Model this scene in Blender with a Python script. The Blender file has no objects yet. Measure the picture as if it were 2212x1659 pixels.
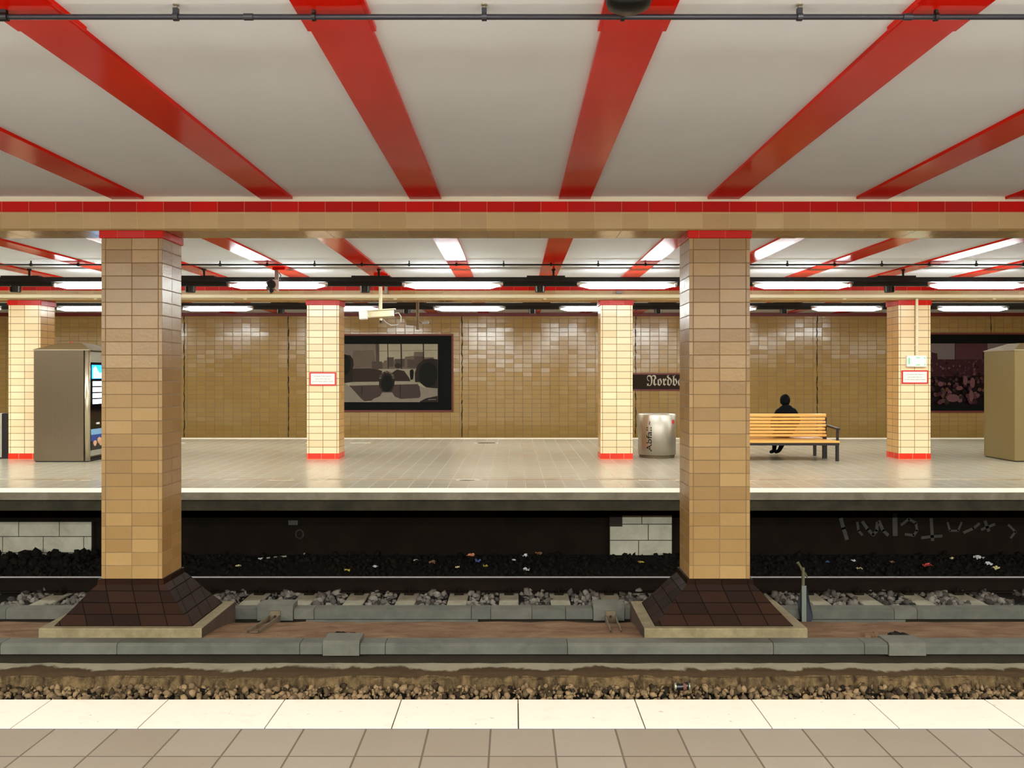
import bpy, math, random
import numpy as np
from mathutils import Vector, Matrix, Euler
random.seed(7)
S = bpy.context.scene
COL = S.collection
F, CX, CY, H = 1850.0, 1110.0, 812.0, 1.62      # focal length in px, vanishing point, eye height

def PX(px, Y): return (px - CX) / F * Y
def PZ(py, Y): return H - (py - CY) / F * Y
def YF(py, z=0.0): return (H - z) * F / (py - CY)
def lin(c):
    return tuple(((v/255) / 12.92 if v/255 <= .04045 else ((v/255 + .055) / 1.055) ** 2.4) for v in c)

# ------------------------------------------------------------------ materials
class NT:
    def __init__(s, name):
        s.m = bpy.data.materials.new(name); s.m.use_nodes = True
        s.t = s.m.node_tree; s.n = s.t.nodes; s.l = s.t.links
        s.b = s.n['Principled BSDF']
    def node(s, typ, **kw):
        n = s.n.new(typ)
        for k, v in kw.items(): setattr(n, k, v)
        return n
    def link(s, a, b): s.l.new(a, b)
    def setin(s, sock, v):
        if hasattr(v, 'is_output'): s.l.new(v, sock)
        else: sock.default_value = v
    def math(s, op, a, b=0.0, c=0.0):
        n = s.node('ShaderNodeMath', operation=op)
        s.setin(n.inputs[0], a); s.setin(n.inputs[1], b); s.setin(n.inputs[2], c)
        return n.outputs[0]
    def mix(s, f, a, b, bt='MIX'):
        n = s.node('ShaderNodeMix', data_type='RGBA', blend_type=bt)
        s.setin(n.inputs[0], f); s.setin(n.inputs[6], a); s.setin(n.inputs[7], b)
        return n.outputs[2]
    def noise(s, scale, detail=3, rough=.55, vec=None, dist=0.0):
        n = s.node('ShaderNodeTexNoise'); n.inputs['Scale'].default_value = scale
        n.inputs['Detail'].default_value = detail; n.inputs['Roughness'].default_value = rough
        n.inputs['Distortion'].default_value = dist
        if vec is None: vec = s.pos()
        s.l.new(vec, n.inputs['Vector'])
        return n.outputs['Fac']
    def pos(s):
        if not hasattr(s, '_p'): s._p = s.node('ShaderNodeNewGeometry').outputs['Position']
        return s._p
    def scaled(s, v):
        n = s.node('ShaderNodeVectorMath', operation='MULTIPLY'); s.l.new(s.pos(), n.inputs[0]); n.inputs[1].default_value = v
        return n.outputs[0]
    def ramp(s, f, p0, p1):
        n = s.node('ShaderNodeMapRange'); s.setin(n.inputs[0], f); n.inputs[1].default_value = p0; n.inputs[2].default_value = p1
        return n.outputs[0]
    def bump(s, h, strength=.2, dist=.01, normal=None):
        n = s.node('ShaderNodeBump'); n.inputs['Strength'].default_value = strength; n.inputs['Distance'].default_value = dist
        s.l.new(h, n.inputs['Height'])
        if normal is not None: s.l.new(normal, n.inputs['Normal'])
        return n.outputs[0]
    def out(s, color=None, rough=None, metal=None, normal=None, spec=None, coat=None, coat_r=None):
        b = s.b
        if color is not None: s.setin(b.inputs['Base Color'], color)
        if rough is not None: s.setin(b.inputs['Roughness'], rough)
        if metal is not None: s.setin(b.inputs['Metallic'], metal)
        if normal is not None: s.setin(b.inputs['Normal'], normal)
        if spec is not None: s.setin(b.inputs['Specular IOR Level'], spec)
        if coat is not None: s.setin(b.inputs['Coat Weight'], coat)
        if coat_r is not None: s.setin(b.inputs['Coat Roughness'], coat_r)
        return s.m

def c4(c): return (*lin(c), 1.0)

def plain(name, c, rough=.6, metal=0.0, var=.12, scale=6, spec=.5, coat=None):
    t = NT(name)
    f = t.noise(scale, 4)
    a = tuple(v * (1 - var) for v in lin(c)) + (1,); b = tuple(min(1, v * (1 + var)) for v in lin(c)) + (1,)
    return t.out(t.mix(f, a, b), rough, metal, spec=spec, coat=coat)

def emit(name, c, k):
    t = NT(name); t.out(c4(c), .5)
    t.b.inputs['Emission Color'].default_value = c4(c); t.b.inputs['Emission Strength'].default_value = k
    return t.m

def tiles(name, c, tw, th, grout=(105, 82, 50), gw=.007, var=.10, rough=.22, tilt=.02, glaze=.0, hue=(1.0, .93, .86),
          ou=0.0, ov=0.0, gstr=1.0, dirt=0.0, spec=.5, speck=0.0, gu=None):
    """glazed tiles in stack bond on UV metres, each tile with its own shade and its own slight tilt"""
    t = NT(name)
    uv = t.node('ShaderNodeUVMap'); sp = t.node('ShaderNodeSeparateXYZ'); t.link(uv.outputs[0], sp.inputs[0])
    U = t.math('DIVIDE', t.math('SUBTRACT', sp.outputs[0], ou), tw); V = t.math('DIVIDE', t.math('SUBTRACT', sp.outputs[1], ov), th)
    iu = t.math('FLOOR', U); iv = t.math('FLOOR', V)
    def edge(x, w): # 1 inside the grout line
        fr = t.math('FRACT', x); d = t.math('MINIMUM', fr, t.math('SUBTRACT', 1.0, fr))
        n = t.node('ShaderNodeMapRange'); t.link(d, n.inputs[0]); n.inputs[1].default_value = w * .5; n.inputs[2].default_value = w * .5 * 1.6 + .002
        n.inputs[3].default_value = 1; n.inputs[4].default_value = 0
        return n.outputs[0]
    g = t.math('MAXIMUM', edge(U, (gu or gw) / tw), edge(V, gw / th))
    cb = t.node('ShaderNodeCombineXYZ'); t.link(iu, cb.inputs[0]); t.link(iv, cb.inputs[1])
    oi = t.node('ShaderNodeObjectInfo'); t.link(oi.outputs['Random'], cb.inputs[2])
    wn = t.node('ShaderNodeTexWhiteNoise', noise_dimensions='3D'); t.link(cb.outputs[0], wn.inputs['Vector'])
    L = lin(c)
    lo = tuple(L[i] * (1 - var) * hue[i] for i in range(3)) + (1,); hi = tuple(min(1, L[i] * (1 + var * .6)) for i in range(3)) + (1,)
    body = t.mix(wn.outputs['Value'], lo, hi)
    body = t.mix(t.math('MULTIPLY', t.noise(9, 4), .25), body, tuple(v * .72 for v in L) + (1,))
    if speck: body = t.mix(t.ramp(t.noise(140, 2, .7), .55, .75), body, tuple(v * (1 - speck) for v in L) + (1,))
    if dirt:
        d = t.ramp(t.noise(1.3, 5, .65), .5, .8)
        body = t.mix(t.math('MULTIPLY', d, dirt), body, tuple(v * .55 for v in L) + (1,))
    gf = t.math('MULTIPLY', g, t.math('MULTIPLY_ADD', t.noise(2.2, 3), .9, .35)) if gstr < 1 else g
    if gstr < 1: gf = t.math('MULTIPLY', gf, gstr)
    gf = t.math('MINIMUM', gf, 1.0)
    colr = t.mix(gf, body, c4(grout))
    geo = t.node('ShaderNodeNewGeometry')
    v1 = t.node('ShaderNodeVectorMath', operation='SUBTRACT'); t.link(wn.outputs['Color'], v1.inputs[0]); v1.inputs[1].default_value = (.5, .5, .5)
    v2 = t.node('ShaderNodeVectorMath', operation='SCALE'); t.link(v1.outputs[0], v2.inputs[0]); v2.inputs[3].default_value = tilt
    v3 = t.node('ShaderNodeVectorMath', operation='ADD'); t.link(geo.outputs['Normal'], v3.inputs[0]); t.link(v2.outputs[0], v3.inputs[1])
    v4 = t.node('ShaderNodeVectorMath', operation='NORMALIZE'); t.link(v3.outputs[0], v4.inputs[0])
    nrm = v4.outputs[0]
    if glaze: nrm = t.bump(t.noise(38, 2, .5), glaze, .004, nrm)
    nrm = t.bump(t.math('SUBTRACT', 1.0, g), .35, .003, nrm)
    r = t.math('MULTIPLY_ADD', g, .45, rough)
    return t.out(colr, r, 0.0, nrm, spec=spec)

def grain(name, c, c2, scale=8, rough=.85, bump=.4, bscale=40, bdist=.01, stretch=(1, 1, 1), p=(.35, .65), spec=.35, fine=0.0):
    c = tuple(v * .85 for v in c); c2 = tuple(v * .85 for v in c2)
    t = NT(name)
    v = t.scaled(stretch)
    f = t.ramp(t.noise(scale, 6, .65, v, .4), *p)
    col = t.mix(f, c4(c), c4(c2))
    if fine: col = t.mix(t.math('MULTIPLY', t.ramp(t.noise(170, 2, .6), .5, .75), fine), col, tuple(x * .45 for x in lin(c)) + (1,))
    return t.out(col, rough, 0, t.bump(t.noise(bscale, 4), bump, bdist), spec=spec)

M = {}
M['ceiling'] = plain('ceiling_plaster', (236, 238, 243), .75, var=.05, scale=1.5, spec=.3)
M['joist'] = plain('red_gloss_paint', (212, 23, 4), .15, var=.12, scale=2.0, spec=.05)
M['cream_trim'] = plain('cream_paint', (222, 212, 188), .6, var=.05, scale=2)
COLC = (156, 124, 78)
M['tile_near'] = tiles('column_tile', COLC, .2665, .133, (84, 62, 36), .006, .22, .27, .035, .30, gstr=.8, dirt=.2, spec=.35)
M['tile_side'] = tiles('column_side_tile', (160, 122, 72), .25, .133, (112, 86, 52), .006, .12, .27, .03, .30, gstr=.7, dirt=.15)
M['tile_far'] = tiles('lit_column_tile', (244, 220, 180), .272, .133, (135, 105, 66), .008, .07, .2, .02, .10)  # beige tile coloured paler on front faces, lamp light put into it
M['tile_far_side'] = tiles('shaded_column_side_tile', (214, 170, 110), .25, .133, (120, 92, 56), .008, .07, .2, .02, .10)  # same tile on the sides, shade put into the darker colour
M['beam'] = tiles('beam_tile', (182, 152, 104), .272, .19, (205, 178, 132), .004, .13, .3, .03, .25, gstr=.6, ov=.03)
M['soffit'] = tiles('soffit_tile', (176, 136, 84), .272, .5, (120, 92, 56), .004, .10, .17, .008, 0, gstr=.5)
M['red_tile'] = tiles('red_tile', (186, 12, 4), .272, 5, (200, 140, 110), .004, .22, .3, .03, .1, gstr=.7, spec=.15)
M['red_cap'] = tiles('red_cap_tile', (196, 24, 8), .2665, 5, (200, 110, 80), .005, .12, .25, .03, .1, gstr=.6, spec=.2)
M['red_base'] = tiles('red_base_tile', (232, 44, 18), .2665, 5, (240, 150, 110), .006, .08, .25, .03, .1)
M['brown_tile'] = tiles('brown_tile', (40, 22, 12), .265, .14, (18, 12, 7), .007, .35, .45, .04, .1, hue=(.8, .9, 1.0), dirt=.4, spec=.03)
M['wall'] = tiles('wall_tile', (178, 142, 78), .27, .133, (92, 70, 36), .008, .05, .15, .028, 0, gstr=.75, spec=.75, dirt=.12, gu=.012)
M['floor_near'] = tiles('terrazzo_slab', (107, 97, 83), .2855, .2855, (62, 48, 33), .006, .10, .55, .01, 0, ou=-.106, ov=3.646, dirt=.2, speck=.3)
M['floor_far'] = tiles('polished_slab', (172, 164, 146), .2855, .2855, (138, 128, 108), .006, .05, .22, .003, 0, ou=-.106, ov=.1, gstr=.3, dirt=.25)
def white_strip(nm, a, b):
    t = NT(nm)
    f = t.math('MAXIMUM', t.ramp(t.noise(14, 5, .7, t.scaled((.6, 1, 1)), .5), .56, .8), t.math('MULTIPLY', t.ramp(t.noise(26, 2, .5), .70, .76), 2.0))
    return t.out(t.mix(t.math('MULTIPLY', f, .35), c4(a), c4(b)), .55, 0, t.bump(t.noise(60, 3), .1, .005), spec=.4)
M['white'] = white_strip('white_edge_paint', (180, 169, 154), (124, 106, 84))
M['white_far'] = white_strip('bright_edge_paint', (250, 242, 224), (226, 208, 178))
M['edge_face'] = grain('edge_concrete', (130, 120, 98), (162, 152, 128), 3, .8, .3)
M['edge_dark'] = grain('dark_edge_concrete', (50, 45, 30), (72, 65, 45), 3, .9, .3)  # darker concrete tone for the faces below the edge
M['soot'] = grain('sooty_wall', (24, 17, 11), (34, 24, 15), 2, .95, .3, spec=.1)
M['block'] = grain('white_block', (188, 180, 155), (216, 208, 184), 3, .8, .3)
M['joint'] = plain('dark_joint', (38, 28, 16), .9)
M['duct'] = grain('grey_duct_concrete', (80, 78, 67), (98, 96, 83), 4, .7, .25, 60, .004)
M['duct2'] = grain('grey_duct_concrete_pale', (90, 87, 74), (107, 104, 90), 4, .7, .25, 60, .004)
M['sand'] = grain('dusty_sand', (112, 80, 55), (150, 118, 86), 3, .95, .6, 25, .02, (.7, 1.6, 1), spec=.15, fine=.3)
def ledge_mat():
    t = NT('stained_ledge_concrete')
    sp = t.node('ShaderNodeSeparateXYZ'); t.link(t.pos(), sp.inputs[0])
    y = t.ramp(sp.outputs[1], 7.82, 8.2)
    n = t.noise(2.1, 5, .6, t.scaled((1, .35, 1)), .6)
    n2 = t.noise(7, 4, .6, t.scaled((1, .6, 1)))
    f = t.ramp(t.math('ADD', t.math('MULTIPLY_ADD', t.math('SUBTRACT', n, .5), 1.3, y), t.math('MULTIPLY', t.math('SUBTRACT', n2, .5), .35)), .52, .66)
    dark = t.mix(t.noise(9, 4), c4((58, 43, 25)), c4((80, 62, 38)))
    light = t.mix(t.noise(5, 4), c4((134, 124, 102)), c4((164, 152, 126)))
    return t.out(t.mix(f, dark, light), .9, 0, t.bump(t.noise(30, 4), .5, .01), spec=.2)
M['ledge'] = ledge_mat()
M['rough'] = grain('rough_cast_face', (52, 38, 21), (122, 98, 64), 14, .95, 1.0, 30, .03, (1, 1, .25), spec=.15)
M['gap_shade'] = plain('recess_shade', (34, 28, 18), .9, var=.3, scale=3, spec=.15)  # near-black colour paints the shade in the recesses under the trough covers
def stone_mat(name, a, b):
    t = NT(name)
    g = t.node('ShaderNodeNewGeometry')
    f = g.outputs['Random Per Island']
    return t.out(t.mix(f, c4(a), c4(b)), .9, 0, spec=.12)
M['stone'] = stone_mat('ballast_stone', (16, 11, 6), (128, 104, 74))
M['stone2'] = stone_mat('ballast_stone_grey', (40, 36, 31), (120, 112, 102))
M['stone_dark'] = stone_mat('ballast_stone_shaded', (12, 9, 6), (24, 18, 12))  # stone colour taken almost black, shade of the platform overhang painted in
M['bed'] = grain('ballast_dust', (22, 17, 12), (38, 30, 21), 12, .95, .8, 40, .03, spec=.15)
M['sleeper'] = grain('sleeper_concrete', (140, 132, 110), (170, 162, 138), 5, .8, .3)
M['rail_top'] = plain('rail_steel_sheen', (250, 250, 250), .35, .1, .06, 9)  # near-white base colour paints the sheen of the polished top
M['rail'] = plain('rusty_rail_steel', (24, 16, 10), .85, .1, .3, 9, spec=.1)
M['rust'] = plain('rusty_bracket_steel', (104, 88, 66), .7, .3, .4, 9)
M['black'] = plain('black_metal', (20, 17, 15), .5, .2, .2, 5)
M['black_plastic'] = plain('black_plastic', (16, 15, 13), .35, 0, .2, 5)
M['pipe'] = plain('dark_grey_pipe', (52, 50, 56), .38, .4, .15, 5)
M['zinc'] = plain('zinc_clip', (170, 160, 140), .4, .7, .1, 9)
M['lamp'] = emit('lit_opal_tube', (242, 250, 243), 76.0)
M['lamp_glow'] = emit('lit_opal_tube_sides', (243, 250, 244), 15.0)
M['lamp_upper'] = emit('lit_opal_tube_upper', (240, 250, 255), 44.0)
M['lamp_upper_near'] = emit('lit_opal_tube_upper_near', (240, 250, 255), 190.0)
M['lamp_glow_near'] = emit('lit_opal_tube_sides_near', (243, 250, 244), 46.0)
M['lamp_near'] = emit('lit_opal_tube_near', (242, 250, 243), 74.0)
M['end_cap'] = plain('lamp_end_cap', (200, 185, 170), .5)
M['grey_box'] = plain('grey_plastic', (150, 148, 140), .5)
M['cream'] = plain('cream_duct_paint', (226, 214, 180), .4, var=.05, scale=3)
def brushed(name, c, rough=.33, vs=(90, 90, .6)):
    t = NT(name)
    f = t.noise(1.0, 4, .6, t.scaled(vs))
    L = lin(c)
    col = t.mix(f, tuple(v * .85 for v in L) + (1,), tuple(min(1, v * 1.12) for v in L) + (1,))
    return t.out(col, rough, .95, t.bump(f, .06, .004))
M['steel'] = brushed('brushed_steel', (132, 118, 98))
M['steel2'] = brushed('bright_brushed_steel', (196, 190, 178), .42)
M['steel3'] = plain('steel_trim', (200, 190, 165), .3, .9, .1, 9)
M['olive'] = plain('olive_painted_metal', (118, 98, 62), .65, .1, .08, 3)
M['glass_black'] = plain('black_glass', (8, 8, 10), .08, 0, .1, 3)
M['grey_panel'] = plain('pale_grey_panel', (168, 165, 150), .45, .3, .06, 3)
M['wood'] = None
def wood():
    t = NT('varnished_wood')
    f = t.noise(1.0, 5, .6, t.scaled((1.6, 40, 40)), .3)
    return t.out(t.mix(f, c4((205, 132, 48)), c4((248, 196, 108))), .3, 0, coat=.3, coat_r=.2)
M['wood'] = wood()
M['bench_steel'] = plain('dark_bench_steel', (34, 26, 26), .45, .4, .2, 6)
M['bench_steel'].name = 'dark_bench_steel'
M['sign_red'] = plain('sign_red', (205, 28, 34), .4, var=.06)
M['sign_white'] = plain('sign_white', (238, 234, 228), .45, var=.03)
M['sign_text'] = plain('sign_text', (60, 56, 52), .6)
M['text_black'] = plain('text_black', (16, 14, 12), .5)
M['name_brown'] = plain('enamel_brown', (46, 30, 17), .4, var=.1, spec=.1)
M['name_red'] = plain('enamel_red', (112, 24, 16), .4, var=.1)
M['name_text'] = plain('enamel_cream', (206, 194, 168), .45, var=.04)
M['poster_red'] = plain('poster_frame_red', (118, 40, 20), .5, var=.15)
M['poster_black'] = plain('poster_black', (16, 17, 15), .5, var=.1, spec=.08)
for nm, c in dict(sky=(176, 166, 142), haze=(128, 114, 104), far=(112, 98, 86), bld=(86, 74, 66), dark=(46, 38, 34), hair=(24, 25, 22),
                  shirt=(146, 134, 120), wallg=(78, 66, 60), ledgew=(160, 150, 130), foliage=(58, 48, 40), maroon=(62, 32, 36), maroon2=(84, 50, 54),
                  blot=(112, 74, 76), pale=(120, 106, 104), deep=(28, 14, 14), brown=(92, 60, 44)).items():
    M['p_' + nm] = plain('print_' + nm, c, .5, var=.14, scale=5, spec=.1)
M['screen_blue'] = emit('blue_screen', (30, 150, 255), 2.2)
M['screen_white'] = emit('white_screen', (225, 240, 255), 3.0)
M['screen_sky'] = emit('pale_blue_screen', (140, 215, 255), 2.5)
M['ad_blue'] = plain('ad_blue', (40, 70, 150), .4)
M['ad_sky'] = plain('ad_sky', (130, 180, 220), .4)
M['ad_skin'] = plain('ad_cream', (225, 175, 140), .4)
M['exit_lit'] = emit('lit_sign_white', (215, 255, 205), .55)
M['exit_green'] = emit('lit_sign_green', (60, 215, 105), .5)
M['red_sticker'] = plain('red_sticker', (215, 40, 40), .5)
M['jacket'] = plain('dark_jacket_cloth', (13, 14, 16), .9, var=.3, scale=14, spec=.08)
M['trouser'] = plain('dark_trouser_cloth', (12, 12, 15), .9, var=.2, spec=.08)
M['hair'] = plain('black_hair', (6, 6, 6), .75, var=.3, scale=60, spec=.1)
M['skin'] = plain('skin', (176, 122, 92), .55, var=.06)
M['blue_plate'] = plain('dark_blue_plate', (9, 16, 26), .5, var=.15)
M['grey_post'] = plain('grey_marker_post', (96, 100, 88), .6, var=.1)
M['moss'] = plain('yellow_green_paint', (74, 68, 38), .7)
M['graffiti'] = plain('faded_spray_paint', (58, 54, 47), .9, var=.5, scale=9)

# ------------------------------------------------------------------ mesh building
class MB:
    def __init__(s): s.v, s.f, s.uv, s.mi = [], [], [], []
    def face(s, pts, mi=0, uv=None):
        i = len(s.v); s.v += [tuple(p) for p in pts]; s.f.append(tuple(range(i, i + len(pts)))); s.mi.append(mi)
        if uv is None:
            a = Vector(pts[1]) - Vector(pts[0]); b = Vector(pts[-1]) - Vector(pts[0]); n = a.cross(b)
            ax = max(range(3), key=lambda k: abs(n[k]))
            uv = [((p[1], p[2]), (p[0], p[2]), (p[0], p[1]))[ax] for p in pts]
        s.uv.append(uv)
    def box(s, x0, x1, y0, y1, z0, z1, mi=0, skip='', mis=None):
        q = lambda *a: a
        P = [(x0, y0, z0), (x1, y0, z0), (x1, y1, z0), (x0, y1, z0), (x0, y0, z1), (x1, y0, z1), (x1, y1, z1), (x0, y1, z1)]
        for key, idx in (('f', (0, 1, 5, 4)), ('r', (1, 2, 6, 5)), ('b', (2, 3, 7, 6)), ('l', (3, 0, 4, 7)), ('t', (4, 5, 6, 7)), ('d', (3, 2, 1, 0))):
            if key not in skip: s.face([P[k] for k in idx], (mis or {}).get(key, mi))
        return s
    def obox(s, c, size, rot, mi=0):
        R = Euler(rot).to_matrix(); c = Vector(c); hx, hy, hz = size[0] / 2, size[1] / 2, size[2] / 2
        P = [c + R @ Vector(p) for p in ((-hx, -hy, -hz), (hx, -hy, -hz), (hx, hy, -hz), (-hx, hy, -hz), (-hx, -hy, hz), (hx, -hy, hz), (hx, hy, hz), (-hx, hy, hz))]
        for idx in ((0, 1, 5, 4), (1, 2, 6, 5), (2, 3, 7, 6), (3, 0, 4, 7), (4, 5, 6, 7), (3, 2, 1, 0)): s.face([P[k] for k in idx], mi)
        return s
    def tube(s, pts, r, n=10, mi=0, caps=True):
        pts = [Vector(p) for p in pts]; rings = []
        rr = r if isinstance(r, (list, tuple)) else [r] * len(pts)
        for k, p in enumerate(pts):
            d = (pts[min(k + 1, len(pts) - 1)] - pts[max(k - 1, 0)]).normalized()
            up = Vector((0, 0, 1)) if abs(d.z) < .9 else Vector((1, 0, 0))
            a = d.cross(up).normalized(); b = d.cross(a).normalized()
            rings.append([p + (a * math.cos(2 * math.pi * j / n) + b * math.sin(2 * math.pi * j / n)) * rr[k] for j in range(n)])
        base = len(s.v)
        for R in rings: s.v += [tuple(p) for p in R]
        for k in range(len(rings) - 1):
            for j in range(n):
                j2 = (j + 1) % n
                s.f.append((base + k * n + j, base + k * n + j2, base + (k + 1) * n + j2, base + (k + 1) * n + j)); s.mi.append(mi); s.uv.append([(0, 0)] * 4)
        if caps:
            s.f.append(tuple(base + j for j in range(n))[::-1]); s.mi.append(mi); s.uv.append([(0, 0)] * n)
            e = base + (len(rings) - 1) * n
            s.f.append(tuple(e + j for j in range(n))); s.mi.append(mi); s.uv.append([(0, 0)] * n)
        return s
    def lathe(s, cx, cy, prof, n=32, mi=0):
        base = len(s.v)
        for r, z in prof:
            for j in range(n):
                a = 2 * math.pi * j / n; s.v.append((cx + r * math.cos(a), cy + r * math.sin(a), z))
        for k in range(len(prof) - 1):
            for j in range(n):
                j2 = (j + 1) % n
                s.f.append((base + k * n + j, base + k * n + j2, base + (k + 1) * n + j2, base + (k + 1) * n + j)); s.mi.append(mi); s.uv.append([(0, 0)] * 4)
        return s
    def prism_x(s, prof, x0, x1, mi=0):   # profile in (y,z), extruded along x
        n = len(prof)
        for k in range(n):
            a, b = prof[k], prof[(k + 1) % n]
            L = math.hypot(b[0] - a[0], b[1] - a[1])
            s.face([(x0, *a), (x1, *a), (x1, *b), (x0, *b)], mi)
        s.face([(x0, *p) for p in prof][::-1], mi); s.face([(x1, *p) for p in prof], mi)
        return s
    def poly_xz(s, pts, y, mi=0): s.face([(p[0], y, p[1]) for p in pts], mi); return s
    def build(s, name, mats, parent=None, smooth=False, bevel=0, origin=None, weld=False):
        if not isinstance(mats, (list, tuple)): mats = [mats]
        off = Vector((0, 0, 0))
        if parent is not None:
            p = parent
            while p is not None: off += p.location; p = p.parent
        elif origin is not None: off = Vector(origin)
        else:
            a = np.array(s.v); lo, hi = a.min(0), a.max(0); off = Vector(((lo[0] + hi[0]) / 2, (lo[1] + hi[1]) / 2, lo[2]))
        me = bpy.data.meshes.new(name)
        me.from_pydata([tuple(Vector(p) - off) for p in s.v], [], s.f)
        ul = me.uv_layers.new(name='UVMap')
        ul.data.foreach_set('uv', np.array([c for fu in s.uv for c in fu], dtype=np.float32).ravel())
        for m in mats: me.materials.append(m)
        me.polygons.foreach_set('material_index', s.mi)
        if smooth: me.polygons.foreach_set('use_smooth', [True] * len(me.polygons))
        me.update()
        o = bpy.data.objects.new(name, me); COL.objects.link(o)
        if parent is not None: o.parent = parent
        else: o.location = off
        if bevel:
            if True:
                import bmesh
                bm = bmesh.new(); bm.from_mesh(me); bmesh.ops.remove_doubles(bm, verts=bm.verts, dist=1e-5)
                bmesh.ops.recalc_face_normals(bm, faces=bm.faces); bm.to_mesh(me); bm.free()
            b = o.modifiers.new('bevel', 'BEVEL'); b.width = bevel; b.segments = 2; b.limit_method = 'ANGLE'
        return o

def thing(name, label, cat, loc=(0, 0, 0), group=None):
    o = bpy.data.objects.new(name, None); COL.objects.link(o); o.empty_display_size = .1
    o.location = loc; o['label'] = label; o['category'] = cat
    if group: o['group'] = group
    return o
def tag(o, label, cat, group=None, kind=None):
    o['label'] = label; o['category'] = cat
    if group: o['group'] = group
    if kind: o['kind'] = kind
    return o
def struct(o): o['kind'] = 'structure'; return o
def dup(root, loc, label, group=None):
    r = root.copy(); COL.objects.link(r); r.location = loc; r['label'] = label
    if group: r['group'] = group
    for ch in list(root.children):
        c = ch.copy(); COL.objects.link(c); c.parent = r
        for g in list(ch.children):
            d = g.copy(); COL.objects.link(d); d.parent = c
    return r
ORD = ['first', 'second', 'third', 'fourth', 'fifth', 'sixth', 'seventh', 'eighth', 'ninth', 'tenth', 'eleventh', 'twelfth', 'thirteenth', 'fourteenth',
       'fifteenth', 'sixteenth', 'seventeenth', 'eighteenth', 'nineteenth', 'twentieth']
def from_left(k, n):
    if k == 0: return 'leftmost'
    if k == n - 1: return 'rightmost'
    return ORD[k] + ' from the left'

def text_mesh(body, width, height=None, bold=0.0):
    c = bpy.data.curves.new('text', 'FONT'); c.body = body; c.align_x = 'LEFT'; c.offset = bold; c.resolution_u = 3
    o = bpy.data.objects.new('text', c); COL.objects.link(o); bpy.context.view_layer.update()
    me = bpy.data.meshes.new_from_object(o.evaluated_get(bpy.context.evaluated_depsgraph_get()))
    bpy.data.objects.remove(o); bpy.data.curves.remove(c)
    n = len(me.vertices); a = np.zeros(n * 3, np.float32); me.vertices.foreach_get('co', a); a = a.reshape(-1, 3)
    lo, hi = a.min(0), a.max(0)
    k = width / (hi[0] - lo[0]); kz = k if height is None else height / (hi[1] - lo[1])
    pts = [((p[0] - lo[0]) * k, (p[1] - lo[1]) * kz) for p in a]
    fs = [tuple(p.vertices) for p in me.polygons]
    bpy.data.meshes.remove(me)
    return pts, fs, width, (hi[1] - lo[1]) * kz
def put_text(mb, body, x, z, y, width, height=None, mi=0, bold=0.0, vertical=False, facing=None):
    """lettering lying on a plane that faces -Y; x,z = lower left corner"""
    pts, fs, w, h = text_mesh(body, width, height, bold)
    b = len(mb.v)
    for (u, v) in pts:
        if facing: mb.v.append(facing(u, v))
        elif vertical: mb.v.append((x - v, y, z + u))
        else: mb.v.append((x + u, y, z + v))
    for f in fs:
        mb.f.append(tuple(b + i for i in f)); mb.mi.append(mi); mb.uv.append([(0, 0)] * len(f))

# ------------------------------------------------------------------ main levels
ZJ, ZC = 3.406, 3.434            # underside of the red joists, ceiling
Y1, D1 = 8.65, .50               # near column row
Y2, D2 = 16.60, .52              # far column row
YE = 11.89                       # far platform edge
YB = 22.40                       # far platform's other edge
YW = 25.50                       # far wall
XL, XR = -21.0, 21.0
ZB = 3.088                       # underside of the tiled beams

# platforms
o = MB().box(XL, XR, -8, 3.933, -.12, 0).build('floor_platform', M['floor_near']); struct(o)
b = MB(); xs = [.021 + .583 * k for k in range(-36, 37)]
for k in range(len(xs) - 1): b.box(xs[k] + .003, xs[k + 1] - .003, 3.935, 4.281, -.12, .002)
o = b.build('trim_1', M['white']); struct(o)
struct(MB().box(XL, XR, 3.934, 4.25, -.119, -.006).build('trim_22', M['joint']))
struct(MB().box(XL, XR, 3.9, 4.25, -1.3, -.12).build('wall_platform', M['edge_dark']))
b = MB().box(XL, XR, 12.36, YB - .5, -.103, 0)
struct(b.build('floor_platform', M['floor_far']))
b = MB(); x = -12.0
while x < 12.0:
    w_ = random.uniform(.15, .9); b.box(x, x + w_ - .004, 13.30 + random.uniform(0, .05), 13.50, -.01, .0015, random.choice((0, 0, 0, 1, 2))); x += w_
M['groove_tan'] = plain('worn_tan_groove', (150, 126, 94), .4, var=.2, scale=3); M['groove_mid'] = plain('worn_grey_groove', (164, 150, 122), .35, var=.1, scale=3); M['groove_white'] = plain('worn_white_dash', (216, 208, 186), .4, var=.1, scale=3)
struct(b.build('trim_23', [M['groove_tan'], M['groove_mid'], M['groove_mid']]))
b = MB()
for x in [-11 + random.uniform(.5, 1.6) * k for k in range(20)]: b.box(x, x + random.uniform(.15, .4), 13.27, 13.31, -.01, .0025); b.box(x * 1.4 + .3, x * 1.4 + .8, 20.6, 20.75, -.01, .0025)
struct(b.build('trim_24', M['groove_white']))
struct(MB().box(XL, XR, YE, 12.36, -.103, .002, mis={'t': 1}).build('trim_2', [M['edge_face'], M['white_far']]))
struct(MB().box(XL, XR, YB - .5, YB, -.103, .002, mis={'t': 1}).build('trim_3', [M['edge_face'], M['white_far']]))
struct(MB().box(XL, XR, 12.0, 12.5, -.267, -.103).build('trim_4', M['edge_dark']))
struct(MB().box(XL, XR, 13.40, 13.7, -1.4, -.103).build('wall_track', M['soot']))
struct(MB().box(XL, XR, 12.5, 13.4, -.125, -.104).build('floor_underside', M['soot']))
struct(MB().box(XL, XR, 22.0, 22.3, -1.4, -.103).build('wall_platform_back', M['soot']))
struct(MB().box(XL, XR, 22.3, YW, -1.5, -1.3).build('track_bed', M['bed']))

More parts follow.
